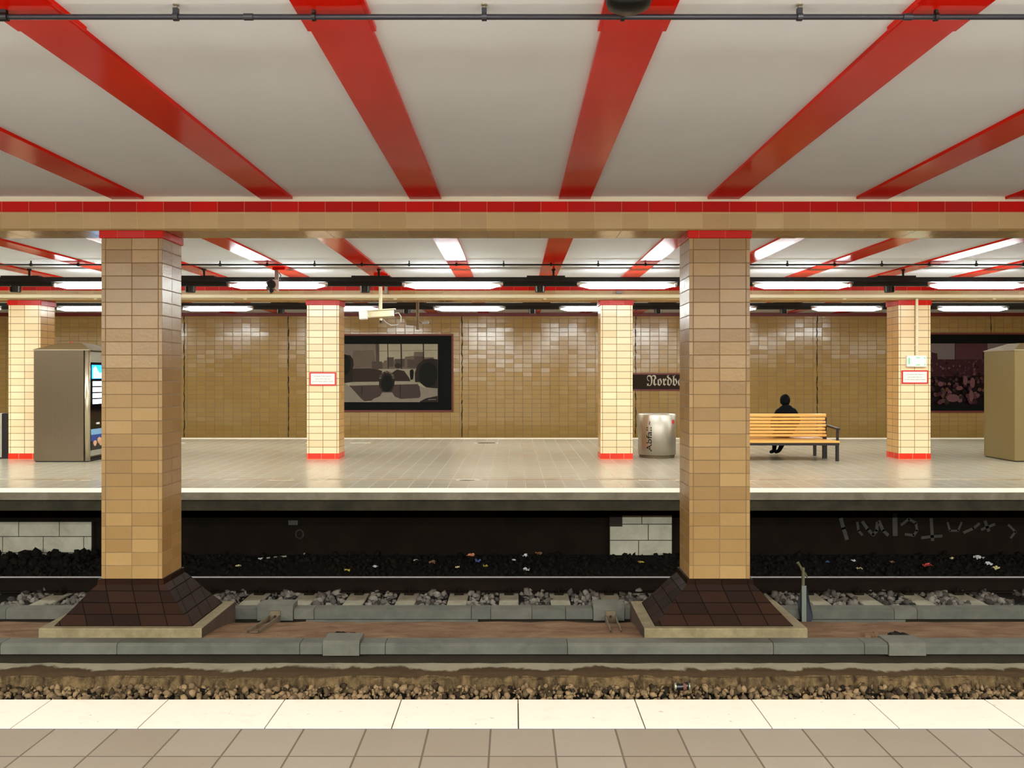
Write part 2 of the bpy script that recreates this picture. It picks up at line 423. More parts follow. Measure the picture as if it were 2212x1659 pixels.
# white block walls under the far platform
def block_panel(x0, x1, z0, z1, heights, offs, bw, y=13.30):
    b = MB(); z = z1
    b.box(x0, x1, y + .012, y + .09, z0, z1, 1)
    for i, h in enumerate(heights):
        zb = max(z0, z - h)
        x = x0 - offs[i]
        while x < x1:
            a0, a1 = max(x0, x), min(x1, x + bw)
            if a1 - a0 > .05: b.box(a0 + .006, a1 - .006, y, y + .03, zb + .006, z - .006)
            x += bw
        z = zb
        if z <= z0: break
    return b
struct(block_panel(-12, PX(198, 13.3), -1.32, PZ(1127, 13.3), [.23, .25, .25], [.1, .35, .05], .63).build('wall_blocks', [M['block'], M['joint']]))
bp = block_panel(PX(1317, 13.3), PX(1452, 13.3), PZ(1200, 13.3), PZ(1113, 13.3), [.14, .25, .27], [.1, 0, .15], .60)
bp.box(PX(1317, 13.3), PX(1344, 13.3), 13.285, 13.30, PZ(1137, 13.3), PZ(1112, 13.3), 1)
struct(bp.build('wall_blocks', [M['block'], M['joint']]))

# trench between the platforms: ground profile
def strip(prof, name, mat, n=60, jit=0.0):
    b = MB()
    xs = np.linspace(XL * .7, XR * .7, n + 1)
    rows = []
    for x in xs: rows.append([(x, y + random.uniform(-jit, jit), z + random.uniform(-jit, jit)) for (y, z) in prof])
    for i in range(n):
        for k in range(len(prof) - 1):
            b.face([rows[i][k], rows[i + 1][k], rows[i + 1][k + 1], rows[i][k + 1]])
    return struct(b.build(name, mat))
strip([(4.2, -1.27), (7.83, -1.27)], 'ground_ballast', M['bed'], 10)
strip([(7.80, -1.28), (7.805, -1.22), (7.82, -1.17), (7.85, -1.133)], 'ledge_face', M['rough'], 260, .012)
strip([(7.84, -1.14), (7.95, -1.128), (8.1, -1.13), (8.24, -1.13)], 'ledge', M['ledge'], 200, .004)
struct(MB().box(XL * .7, XR * .7, 8.20, 8.27, -1.135, -1.018).build('trim_5', M['gap_shade']))
strip([(8.26, -.95), (8.5, -.955), (8.8, -.985), (9.1, -1.02), (9.31, -1.055), (9.36, -1.10), (9.37, -1.27)], 'ground_sand', M['sand'], 160, .008)
struct(MB().box(XL * .7, XR * .7, 9.53, 9.6, -1.27, -1.07).build('trim_6', M['gap_shade']))
strip([(9.36, -1.262), (10.5, -1.262), (11.6, -1.25), (12.4, -1.215), (13.41, -1.18)], 'ground_ballast', M['bed'], 60, .008)

# ballast stones (countless): three beds
def stones(n, xr, yr, zf, size, name, mat, label, avoid=None):
    ico = np.array([(0, 0, 1), (.89, 0, .45), (.28, .85, .45), (-.72, .53, .45), (-.72, -.53, .45), (.28, -.85, .45), (.72, .53, -.45), (-.28, .85, -.45), (-.89, 0, -.45), (-.28, -.85, -.45), (.72, -.53, -.45), (0, 0, -1)])
    fc = np.array([(0, 1, 2), (0, 2, 3), (0, 3, 4), (0, 4, 5), (0, 5, 1), (1, 6, 2), (2, 7, 3), (3, 8, 4), (4, 9, 5), (5, 10, 1), (6, 7, 2), (7, 8, 3), (8, 9, 4), (9, 10, 5), (10, 6, 1), (11, 7, 6), (11, 8, 7), (11, 9, 8), (11, 10, 9), (11, 6, 10)])
    rg = np.random.default_rng(n)
    V, Fc, k = [], [], 0
    for i in range(n):
        x = rg.uniform(*xr); y = rg.uniform(*yr)
        if avoid and avoid(x, y): continue
        s = size * (.5 + 1.3 * rg.random() ** 2.2)
        R = np.array(Euler(rg.uniform(0, 6.3, 3)).to_matrix())
        p = ico * rg.uniform(.7, 1.25, (12, 1)) * (np.array([1.25, .95, .7]) * s)
        V.append(p @ R.T + np.array([x, y, zf(x, y) + s * rg.uniform(-.1, .6)])); Fc.append(fc + 12 * k); k += 1
    V = np.concatenate(V); Fc = np.concatenate(Fc)
    me = bpy.data.meshes.new(name)
    lo = np.array([V[:, 0].mean(), V[:, 1].mean(), V[:, 2].min()])
    me.vertices.add(len(V)); me.vertices.foreach_set('co', (V - lo).astype(np.float32).ravel())
    me.loops.add(len(Fc) * 3); me.loops.foreach_set('vertex_index', Fc.astype(np.int32).ravel())
    me.polygons.add(len(Fc)); me.polygons.foreach_set('loop_start', np.arange(0, len(Fc) * 3, 3, dtype=np.int32)); me.polygons.foreach_set('loop_total', np.full(len(Fc), 3, np.int32))
    me.update(calc_edges=True); me.validate(); me.materials.append(mat)
    o = bpy.data.objects.new(name, me); COL.objects.link(o); o.location = lo
    return tag(o, label, 'gravel', kind='stuff')
stones(5600, (-5.2, 5.2), (7.05, 7.80), lambda x, y: -1.262 + max(0, y - 7.45) * .12, .023, 'ballast_gravel', M['stone'], 'brown ballast gravel below the near platform edge')
SP, S0 = .652, -.064
def on_sleeper(x, y):
    d = (x - S0) / SP; return abs(d - round(d)) * SP < .15
stones(6500, (-7.4, 7.4), (10.35, 11.5), lambda x, y: -1.262, .036, 'ballast_gravel', M['stone2'], 'grey ballast gravel between the concrete sleepers', on_sleeper)
stones(5200, (-9, 9), (11.45, 13.35), lambda x, y: -1.262 + max(0, y - 11.6) * .043, .034, 'ballast_gravel', M['stone_dark'], 'dark shaded gravel behind the rail under the platform overhang')
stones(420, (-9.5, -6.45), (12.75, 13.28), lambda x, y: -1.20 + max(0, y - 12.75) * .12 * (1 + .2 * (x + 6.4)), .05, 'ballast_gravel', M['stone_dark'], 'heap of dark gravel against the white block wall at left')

# sleepers with rail clips
def sleeper(x, label):
    t = thing('railway_sleeper', label, 'railway sleeper', (x, 11.0, -1.27), 'concrete sleepers under the far track')
    MB().prism_x([(9.85, -1.27), (12.3, -1.27), (12.3, -1.236), (9.85, -1.236)], x - .125, x + .125).build('body', M['sleeper'], t, bevel=.012)
    c = MB(); c.box(x - .06, x + .06, 11.15, 11.24, -1.236, -1.205); c.tube([(x, 11.20, -1.21), (x, 11.20, -1.14)], .017, 8); c.tube([(x - .04, 11.17, -1.18), (x, 11.22, -1.165), (x + .04, 11.17, -1.18)], .011, 6)
    c.build('rail_clip', M['rail'], t)
    return t
ks = list(range(-9, 10))
for i, k in enumerate(ks):
    x = S0 + SP * k; px = CX + x * F / 11.0
    if px < 200: lab = 'concrete railway sleeper left of the left brown column foot, ' + ORD[-k - 7 if -k >= 7 else 0] + ' out from the foot'
    elif px < 480: lab = 'concrete railway sleeper mostly hidden behind the left brown column foot, ' + ('nearer the foot edge' if k == -5 else 'deeper behind it')
    elif px < 1395: lab = 'concrete railway sleeper, ' + ORD[k + 4] + ' to the right of the left brown column foot'
    elif px < 1700: lab = 'concrete railway sleeper mostly hidden behind the right brown column foot, ' + ('its left one' if k == 2 else ('its middle one' if k == 3 else 'its right one'))
    else: lab = 'concrete railway sleeper, ' + ORD[max(0, k - 4)] + ' to the right of the blue marker post'
    sleeper(x, lab)

# rail
t = thing('rail', 'long steel running rail with shiny worn top in the far trench', 'rail', (0, 11.3, -1.236))
MB().box(-14, 14, 11.27, 11.345, -1.075, -1.037, 1, mis={'t': 0}).build('rail_head', [M['rail_top'], M['rail']], t)['label'] = 'shiny worn rail head'
MB().box(-14, 14, 11.30, 11.318, -1.215, -1.075).box(-14, 14, 11.24, 11.38, -1.232, -1.212).build('rail_web', M['rail'], t)

# ------------------------------------------------------------------ ceiling, beams, columns
struct(MB().box(XL, XR, -8, Y1 + .02, ZC, ZC + .1).build('ceiling', M['ceiling']))
struct(MB().box(XL, XR, Y1 + D1 - .02, Y2 + .02, ZC, ZC + .1).build('ceiling', M['ceiling']))
struct(MB().box(XL, XR, Y2 + D2 - .02, YW + .1, 3.50, 3.6).build('ceiling', M['ceiling']))

def tiled_beam(Y, D, label, tw):
    t = thing('tiled_beam', label, 'beam', (0, Y + D / 2, ZB))
    MB().box(XL, XR, Y + .012, Y + D - .012, 3.378, 3.52).build('cornice', M['cream_trim'], t)['label'] = 'pale painted top strip'
    MB().box(XL, XR, Y - .006, Y + D + .006, 3.275, 3.380).build('red_band', M['red_tile'], t)['label'] = 'band of red glazed tiles'
    z = ZB
    b = MB()
    b.box(XL, XR, Y, Y + D, z + .02, 3.276, skip='d')
    c = .02
    b.face([(XL, Y, z + c), (XL, Y + c, z), (XR, Y + c, z), (XR, Y, z + c)][::-1])
    b.face([(XL, Y + D, z + c), (XR, Y + D, z + c), (XR, Y + D - c, z), (XL, Y + D - c, z)][::-1])
    b.build('tile_face', M['beam'], t)
    s = MB(); s.face([(XL, Y + c, z), (XL, Y + D - c, z), (XR, Y + D - c, z), (XR, Y + c, z)]); s.build('soffit', M['soffit'], t)['label'] = 'glossy tiled underside'
    return t
tiled_beam(Y1, D1, 'long beige tiled beam carried by the two near columns, across the whole picture', .272)
tiled_beam(Y2, D2, 'beige tiled beam carried by the pale far platform columns', .272)

JX = [(.6125 + 1.505 * k) for k in range(-8, 9)]
def joist(x, y0, y1, z0, z1, label, group, step=None):
    b = MB().box(x - .159, x + .159, y0, y1, z0, z1 + .004)
    if step: b.box(x - .178, x + .178, y0, step, z0 + .004, z1 + .004)
    o = b.build('ceiling_joist', M['joist'])
    return tag(o, label, 'ceiling beam', group)
near = [(x, CX + x * F / 7.5) for x in JX if -6.5 < x < 6.6]
nearl = ['wide red ceiling joist above the near track, ' + from_left(k, len(near)) for k in range(len(near))]
nm = {0: 'red ceiling joist'}
near = [x for x in JX if -4.2 < x < 5.4]
desc = ['red ceiling joist at the far left, lowest of those left of the middle',
        'broad red ceiling joist running up to the top left corner',
        'broad red ceiling joist meeting the beam just left of the middle',
        'broad red ceiling joist with the black dome speaker hung below it',
        'broad red ceiling joist ending above the right near column',
        'red ceiling joist at the right reaching the right picture edge',
        'short red ceiling joist tip at the extreme right end of the near ceiling']
for x, d in zip(near, desc): joist(x, -6, Y1 + .012, ZJ, ZC, d, 'red joists of the near ceiling', 4.45)
far = [x for x in JX if -8.6 < x < 9.9]
for k, x in enumerate(far): joist(x, Y1 + D1 - .012, Y2 + .012, ZJ, ZC, 'red ceiling joist beyond the near beam, ' + from_left(k, len(far)) + ' of its row', 'red joists over the far track')
back = [x for x in JX if -9 < x < 10.5]
for k, x in enumerate(back): joist(x, Y2 + D2 - .012, YW, 3.472, 3.5, 'red ceiling joist in front of the back wall, ' + from_left(k, len(back)) + ' of its row', 'red joists at the back wall')

def shaft(b, x, hw, Y, D, z0, z1, strip_w, tile, side_tile, base):
    """four faces; front/back carry u in metres from the inner corner strip, sides from the front edge"""
    def f(pts, mi, u0, u1): b.face(pts, mi, [(u0, z0 - base), (u1, z0 - base), (u1, z1 - base), (u0, z1 - base)])
    x0, x1, ya, yb = x - hw, x + hw, Y, Y + D
    f([(x0, ya, z0), (x1, ya, z0), (x1, ya, z1), (x0, ya, z1)], 0, -strip_w, 2 * hw - strip_w)
    f([(x1, yb, z0), (x0, yb, z0), (x0, yb, z1), (x1, yb, z1)], 0, -strip_w, 2 * hw - strip_w)
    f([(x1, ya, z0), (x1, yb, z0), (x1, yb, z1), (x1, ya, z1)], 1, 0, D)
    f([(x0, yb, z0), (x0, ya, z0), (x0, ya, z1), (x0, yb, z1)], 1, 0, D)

def near_column(x, label):
    t = thing('tiled_column', label, 'column', (x, Y1 + D1 / 2, -1.0), 'tiled columns')
    b = MB(); shaft(b, x, .306, Y1, D1, -.43, 3.02, .04, 0, 1, -.43); b.build('shaft', [M['tile_near'], M['tile_side']], t)
    MB().box(x - .325, x + .325, Y1 - .018, Y1 + D1 + .018, 3.009, 3.088).build('capital_band', M['red_cap'], t, bevel=.008)['label'] = 'red tile band at the top'
    # flared foot
    cy = Y1 + D1 / 2
    rings = [(.330, .275, -.428), (.335, .28, -.482), (.40, .30, -.54), (.52, .36, -.68), (.685, .44, -.852)]
    b = MB()
    acc = 0.0
    for (a, c, z), (a2, c2, z2) in zip(rings[:-1], rings[1:]):
        L = math.hypot(a2 - a, z - z2); acc -= L
        def q(p, s0):
            b.face(p, 0, [(s0 + p[0][0] - x + (p[0][1] - cy), acc), (s0 + p[1][0] - x + (p[1][1] - cy), acc), (s0 + p[2][0] - x + (p[2][1] - cy), acc + L), (s0 + p[3][0] - x + (p[3][1] - cy), acc + L)])
        q([(x - a2, cy - c2, z2), (x + a2, cy - c2, z2), (x + a, cy - c, z), (x - a, cy - c, z)], 0)
        q([(x + a2, cy - c2, z2), (x + a2, cy + c2, z2), (x + a, cy + c, z), (x + a, cy - c, z)], 0)
        q([(x + a2, cy + c2, z2), (x - a2, cy + c2, z2), (x - a, cy + c, z), (x + a, cy + c, z)], 0)
        q([(x - a2, cy + c2, z2), (x - a2, cy - c2, z2), (x - a, cy - c, z), (x - a, cy + c, z)], 0)
    a, c, z = rings[0]
    b.face([(x - a, cy - c, z), (x + a, cy - c, z), (x + a, cy + c, z), (x - a, cy + c, z)])
    b.build('flared_foot', M['brown_tile'], t)['label'] = 'flared foot of dark brown glazed tiles'
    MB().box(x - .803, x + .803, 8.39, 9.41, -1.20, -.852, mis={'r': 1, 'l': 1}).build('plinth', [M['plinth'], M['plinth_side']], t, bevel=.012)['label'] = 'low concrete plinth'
    return t
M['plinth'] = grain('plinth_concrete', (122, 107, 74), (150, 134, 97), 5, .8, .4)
M['plinth_side'] = grain('plinth_shaded_concrete', (62, 42, 28), (80, 56, 38), 5, .8, .4)  # same concrete, side shade put into a darker colour
near_column(PX(284.7, Y1), 'near beige tiled column on a brown flared foot, in front of the vending machine')
near_column(PX(1554.5, Y1), 'near beige tiled column on a brown flared foot, in front of the bench end')

def far_column(x, label):
    t = thing('tiled_column', label, 'column', (x, Y2 + D2 / 2, 0), 'tiled columns')
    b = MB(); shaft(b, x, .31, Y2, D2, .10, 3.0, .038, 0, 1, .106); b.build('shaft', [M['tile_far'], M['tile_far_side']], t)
    MB().box(x - .328, x + .328, Y2 - .018, Y2 + D2 + .018, 2.99, 3.088).build('capital_band', M['red_cap'], t, bevel=.008)['label'] = 'red tile band at the top'
    MB().box(x - .314, x + .314, Y2 - .004, Y2 + D2 + .004, 0, .118).build('base_band', M['red_base'], t)['label'] = 'bright red tile band at the foot'
    return t
XC = [PX(53, Y2), PX(697.5, Y2), PX(1332, Y2), PX(1975.5, Y2)]
far_column(XC[0], 'pale far platform column beside the steel vending machine at left')
far_column(XC[1], 'pale far platform column with a red bordered sign, left of the wall poster')
far_column(XC[2], 'pale far platform column with no sign, left of the waste bin')
far_column(XC[3], 'pale far platform column with the green lit sign and a white pipe')
# one more of the row off each side keeps the beam carried

# far wall
WB = MB().box(XL, XR, YW, YW + .3, -1.5, 3.44)
struct(WB.build('wall_back', M['wall']))
struct(MB().box(XL, XR, YW - .02, YW + .05, PZ(683.5, YW), PZ(675, YW)).build('trim_7', M['name_red']))
# wavering dark expansion joints in the wall
for k, px in enumerate((398, 623, 998, 1373, 1765, 2140, 20)):
    b = MB(); x = PX(px, YW); z = -.2
    prev = (x, z)
    while z < 3.4:
        z2 = z + .1; x2 = x + random.uniform(-.012, .012); w = random.uniform(.006, .019)
        b.face([(prev[0] - w, YW - .004, z), (prev[0] + w, YW - .004, z), (x2 + w, YW - .004, z2), (x2 - w, YW - .004, z2)]); prev = (x2, z2); z = z2
    struct(b.build('trim_%d' % (8 + k), M['joint']))
# enclosure out of view; end walls added to bounce light
struct(MB().box(XL, XR, -8.3, -8, -.2, 3.5).build('wall_front', M['wall']))
struct(MB().box(XL - .3, XL, -8.3, YW + .3, -1.5, 3.6).build('bounce_wall_left', M['wall']))
struct(MB().box(XR, XR + .3, -8.3, YW + .3, -1.5, 3.6).build('bounce_wall_right', M['wall']))

# ------------------------------------------------------------------ light bars
def trunking(Y, X0, pitch, ks, ztop, name_label, kk):
    t = thing('light_trunking', name_label, 'light trunking', (0, Y, ztop))
    xa, xb = X0 + pitch * (ks[0] - .6), X0 + pitch * (ks[-1] + .6)
    MB().box(xa, xb, Y - .098, Y + .098, ztop - .075, ztop).build('housing', M['black'], t)
    for k in list(ks) + [ks[-1] + 1]:
        xm = X0 + pitch * (k - .5)
        MB().box(xm - .62, xm + .62, Y - .045, Y + .045, ztop - .144, ztop - .075).build('coupler', M['black'], t)
        MB().box(xm - .22, xm + .42, Y - .06, Y + .06, ztop, ztop + .03).build('joint_plate', M['black'], t)
        r = MB().tube([(xm + .23, Y, ztop + .03), (xm + .23, Y, ZJ if Y < Y2 else 3.49)], .018, 8); r.tube([(xm + .23, Y, ztop + .12), (xm + .23, Y, ztop + .15)], .035, 8)
        r.build('suspension_rod', M['black'], t)
    return t
def lamp(x, Y, L, ztop, label, group):
    t = thing('fluorescent_lamp', label, 'fluorescent lamp', (x, Y, ztop - .195), group)
    zc = ztop - .1345; b = MB(); n = 8; base = None
    prof = [(-L / 2, .2), (-L / 2 + .17, 1), (L / 2 - .17, 1), (L / 2, .2)]
    rings = [[(x + px, Y + .112 * s * math.cos(2 * math.pi * (j + .5) / n), zc + .050 * s * math.sin(2 * math.pi * (j + .5) / n)) for j in range(n)] for px, s in prof]
    for k in range(3):
        for j in range(n): b.face([rings[k][j], rings[k][(j + 1) % n], rings[k + 1][(j + 1) % n], rings[k + 1][j]], 0 if j in (4, 5, 6) else (2 if j in (0, 2) else 1))
    b.face(rings[0][::-1], 1); b.face(rings[3], 1)
    b.build('opal_diffuser', [M['lamp'], M['lamp_glow'], M['lamp_upper']], t)
    for s in (-1, 1): MB().box(x + s * (L / 2 + .015) - .015, x + s * (L / 2 + .015) + .015, Y - .03, Y + .03, zc - .02, zc + .03).build('end_cap', M['end_cap'], t)
    return t
def speaker(x, Y, ztop, label, group):
    t = thing('loudspeaker', label, 'loudspeaker', (x, Y, ztop - .27), group)
    MB().lathe(x, Y, [(0, ztop - .144), (.088, ztop - .144), (.080, ztop - .24), (.070, ztop - .25), (0, ztop - .25)], 20).build('body', M['black_plastic'], t)
    for s in (-.035, .035): MB().box(x + s - .006, x + s + .006, Y - .094, Y - .074, ztop - .24, ztop - .155).build('strap', M['black'], t)
    return t
YL1, YL2, YL0 = 14.4, 19.9, 1.52
ZT1 = PZ(600, YL1); ZT2 = PZ(655, YL2)
XA = PX(977.5, YL1); PA = 377.5 / F * YL1
k1 = list(range(-3, 5))
trunking(YL1, XA, PA, k1, ZT1, 'black lighting bar hung over the near side of the far platform', 'a')
names1 = ['half hidden at the left picture edge'] * 8
for i, k in enumerate(k1):
    px = 977.5 + 377.5 * k
    w = {-3: 'out past the left picture edge', -2: 'peeking out left of the left near column', -1: 'crossed by a small bracket camera', 0: 'left of the middle and fully in view',
         1: 'touching the right near column from the left', 2: 'just right of the right near column', 3: 'cut by the right picture edge', 4: 'out past the right picture edge'}[k]
    lamp(XA + PA * k, YL1, 205 / F * YL1, ZT1, 'lit fluorescent tube on the front black bar, ' + w, 'lit tubes on the front lighting bar')
for i, k in enumerate(range(-2, 4)):
    if k == 2: continue
    w = {-2: 'at the far left', -1: 'just right of the left near column', 0: 'above and right of the signed column', 1: 'just right of the middle', 3: 'above the column with the lit sign'}[k]
    speaker(XA + PA * (k - .5) - .0, YL1, ZT1, 'small black round speaker under the front lighting bar, ' + w, 'round speakers under the front lighting bar')
XBc = PX(1014, YL2); PB = 271.5 / F * YL2
k2 = list(range(-4, 5))
trunking(YL2, XBc, PB, k2, ZT2, 'black lighting bar along the back of the far platform near the wall', 'b')
for k in k2:
    w = {-4: 'at the left picture edge', -3: 'between the vending machine and left near column', -2: 'right of the left near column', -1: 'behind the box camera', 0: 'above the wall poster',
         1: 'cut off by the unsigned pale column', 2: 'almost all behind the right near column', 3: 'above the seated person and bench', 4: 'above the dark crowd poster'}[k]
    lamp(XBc + PB * k, YL2, 148 / F * YL2, ZT2, 'lit fluorescent tube on the back black bar, ' + w, 'lit tubes on the back lighting bar')
for k in (-1, 0, 1, 2, 3):
    w = {-1: 'left of the signed column', 0: 'left of the poster top', 1: 'right of the poster', 2: 'above the station name board', 3: 'right of the right near column'}[k]
    speaker(XBc + PB * (k - .5), YL2, ZT2, 'small black round speaker under the back lighting bar, ' + w, 'round speakers under the back lighting bar')
# the near platform's own bar, above the viewer
k0 = list(range(-3, 4))
trunking(YL0, XA, PA, k0, ZT1, 'black lighting bar over the near platform above the viewer', 'c')
for k in k0:
    o = lamp(XA + PA * k, YL0, 205 / F * YL1, ZT1, 'lit fluorescent tube over the near platform, ' + from_left(k + 3, 7), 'lit tubes over the near platform')
    dm = [c for c in o.children if c.name.startswith('opal')][0].data.materials; dm[0] = M['lamp_near']; dm[1] = M['lamp_glow_near']; dm[2] = M['lamp_upper_near']
def area(loc, sx, sy, power, rot=(0, 0, 0)):  # area lights added out of view to lift the light on the platforms
    d = bpy.data.lights.new('added_platform_light', 'AREA'); d.shape = 'RECTANGLE'; d.size = sx; d.size_y = sy; d.energy = power; d.color = (.93, 1, 1.0)
    o = bpy.data.objects.new('added_platform_light', d); COL.objects.link(o); o.location = loc; o.rotation_euler = rot
area((0, -2.2, 3.1), 26, .3, 8200)
area((-15, YL0, 3.1), 10, .2, 700); area((15, YL0, 3.1), 10, .2, 700)
area((-16, YL1, 3.1), 8, .2, 600); area((16.5, YL1, 3.1), 6, .2, 500)

# ------------------------------------------------------------------ pipes
def pipe_near():
    Y, z = 4.18, 3.372
    t = thing('ceiling_pipe', 'dark grey pipe clipped under the near ceiling along the top of the picture', 'pipe', (0, Y, z))
    MB().tube([(-6, Y, z), (6, Y, z)], .0135, 14).build('tube', M['pipe'], t, smooth=True)
    for px in (380, 1046, 1727):
        x = PX(px, Y); b = MB().tube([(x - .012, Y, z), (x + .012, Y, z)], .02, 14); b.box(x - .012, x + .012, Y - .012, Y + .012, z + .015, z + .042)
        c = b.build('clip', M['pipe'], t)
        e = MB().tube([(x, Y, z + .03), (x, Y, ZC + .004)], .004, 8); e.lathe(x, Y, [(0, ZC - .012), (.016, ZC - .006), (.016, ZC + .004)], 12); e.build('bolt', M['zinc'], c)
    for px in (678, 1345, 2022, 8):
        x = PX(px, Y); w = .02 if px == 8 else .008
        MB().tube([(x - w, Y, z), (x + w, Y, z)], .021, 14).box(x - w * .8, x + w * .8, Y - .01, Y + .01, z + .012, ZJ + .004).build('clip', M['black'], t)
    for px in (537, 1960):
        x = PX(px, Y); MB().tube([(x - .022, Y, z), (x + .022, Y, z)], .017, 14).build('coupling', M['pipe'], t)
pipe_near()
def pipe_far():
    Y, z = 13.5, 3.372
    t = thing('ceiling_pipe', 'thin black pipe running under the far ceiling in front of the lighting bar', 'pipe', (0, Y, z))
    MB().tube([(-12, Y, z), (12, Y, z)], .0135, 10).build('tube', M['black'], t, smooth=True)
    x = PX(1088, Y) - .745 * 12
    for k in range(26):
        onj = min(abs(x - j) for j in JX) < .2
        b = MB().tube([(x - .015, Y, z), (x + .015, Y, z)], .026, 10); b.box(x - .008, x + .008, Y - .008, Y + .008, z + .02, (ZJ if onj else ZC) + .003)
        b.build('clip', M['black'], t); x += .745
pipe_far()

# cream conduit along the far beam, and the drop to the lit sign
Yc = Y2 - .10
t = thing('cable_duct', 'cream cable duct running along the front of the far tiled beam', 'cable duct', (0, Yc, 3.12))
b = MB().box(-16, 16, Y2 - .13, Y2 - .02, PZ(643.5, Y2 - .13), PZ(635.5, Y2 - .13)); b.build('channel', M['cream'], t, bevel=.015)
for k in range(-5, 6):
    x = .6 + 2.9 * k; MB().box(x - .03, x + .03, Y2 - .03, Y2 + .001, 3.10, 3.19).build('bracket', M['cream'], t)
t = thing('conduit_pipe', 'thin white vertical conduit running down the column to the lit sign', 'pipe', (PX(1979, Y2), Y2 - .04, 1.98))
x = PX(1978.5, Y2); MB().box(x - .022, x + .022, Y2 - .05, Y2 - .019, PZ(770, Y2), 3.11).build('channel', M['cream'], t)
for z in (2.2, 2.6): MB().box(x - .032, x + .032, Y2 - .055, Y2 - .001, z, z + .02).build('clip', M['cream'], t)

# lit emergency sign
def lit_sign():
    y = Y2 - .06; x0, x1, z0, z1 = PX(1959, y), PX(2002, y), PZ(792.5, y), PZ(768, y)
    t = thing('exit_sign', 'small glowing white and green emergency sign on the pale column at right', 'sign', ((x0 + x1) / 2, Y2, z0))
    MB().box(x0, x1, y, Y2 - .001, z0, z1).build('case', M['sign_white'], t, bevel=.01)
    MB().box(x0 + .018, x1 - .018, y - .006, y, z0 + .018, z1 - .018).build('lit_panel', M['exit_lit'], t)
    b = MB(); yy = y - .008; w = x1 - x0; h = z1 - z0
    b.box(x0 + .028, x0 + .052, yy, yy + .002, z0 + .05, z1 - .04)
    b.poly_xz([(x1 - .07, z1 - .035), (x1 - .03, z1 - .035), (x1 - .03, z1 - .07)], yy); b.poly_xz([(x1 - .07, z0 + .035), (x1 - .03, z0 + .035), (x1 - .03, z0 + .065)], yy)
    b.box(x0 + w * .46, x0 + w * .66, yy, yy + .002, z1 - .05, z1 - .034); b.box(x0 + w * .46, x0 + w * .66, yy, yy + .002, z0 + .03, z0 + .046)
    b.build('pictogram', M['exit_green'], t)
lit_sign()
def red_sign(px0, px1, py0, py1, label):
    y = Y2 - .016; x0, x1, z0, z1 = PX(px0, y), PX(px1, y), PZ(py1, y), PZ(py0, y)
    t = thing('notice_sign', label, 'sign', ((x0 + x1) / 2, Y2, z0), 'red bordered notices on columns')
    MB().box(x0, x1, y, Y2 - .001, z0, z1).build('border', M['sign_red'], t)
    m = .026; MB().box(x0 + m, x1 - m, y - .003, y, z0 + m, z1 - m).build('panel', M['sign_white'], t)
    b = MB(); w = x1 - x0; yy = y - .0045; h = z1 - z0
    put_text(b, 'Ra dnsteam Trafic compouer', x0 + w * .17, z0 + h * .65, yy, w * .66, h * .09)
    put_text(b, 'tuwn ondan d qlart kot', x0 + w * .22, z0 + h * .45, yy, w * .56, h * .09)
    put_text(b, 'Ile oal An Theouer, gofhers E aostroh', x0 + w * .11, z0 + h * .26, yy, w * .78, h * .09)
    b.build('lettering', M['sign_text'], t)
red_sign(668.5, 726, 804, 833, 'white notice with red border on the column left of the wall poster')
red_sign(1948, 2005, 800, 829, 'white notice with red border below the glowing green sign')
# small grey box on beam
tag(MB().box(PX(1330, Y2), PX(1343, Y2), Y2 - .06, Y2 - .001, PZ(635, Y2), PZ(629, Y2)).build('junction_box', M['grey_box'], bevel=.008), 'small dark grey box on the far beam above the unsigned column', 'box')

# ------------------------------------------------------------------ station name board
def name_board():
    y = YW - .05; x0, x1 = PX(1352, y), PX(1575, y); z0, z1 = PZ(844, y), PZ(806, y)
    t = thing('station_name_sign', 'dark brown station name board with pale blackletter lettering on the back wall', 'sign', ((x0 + x1) / 2, YW, z0))
    MB().box(x0, x1, y, YW - .001, z0, z1).build('border', M['name_red'], t)
    MB().box(x0 + .02, x1 - .02, y - .006, y, z0 + .045, z1 - .045).build('panel', M['name_brown'], t)
    b = MB(); put_text(b, '\U0001d579\U0001d594\U0001d597\U0001d589\U0001d587\U0001d586\U0001d58d\U0001d593\U0001d58d\U0001d594\U0001d58b', PX(1397, y), PZ(839, y), y - .008, PX(1533, y) - PX(1397, y), PZ(810, y) - PZ(839, y))
    b.build('lettering', M['name_text'], t)
name_board()

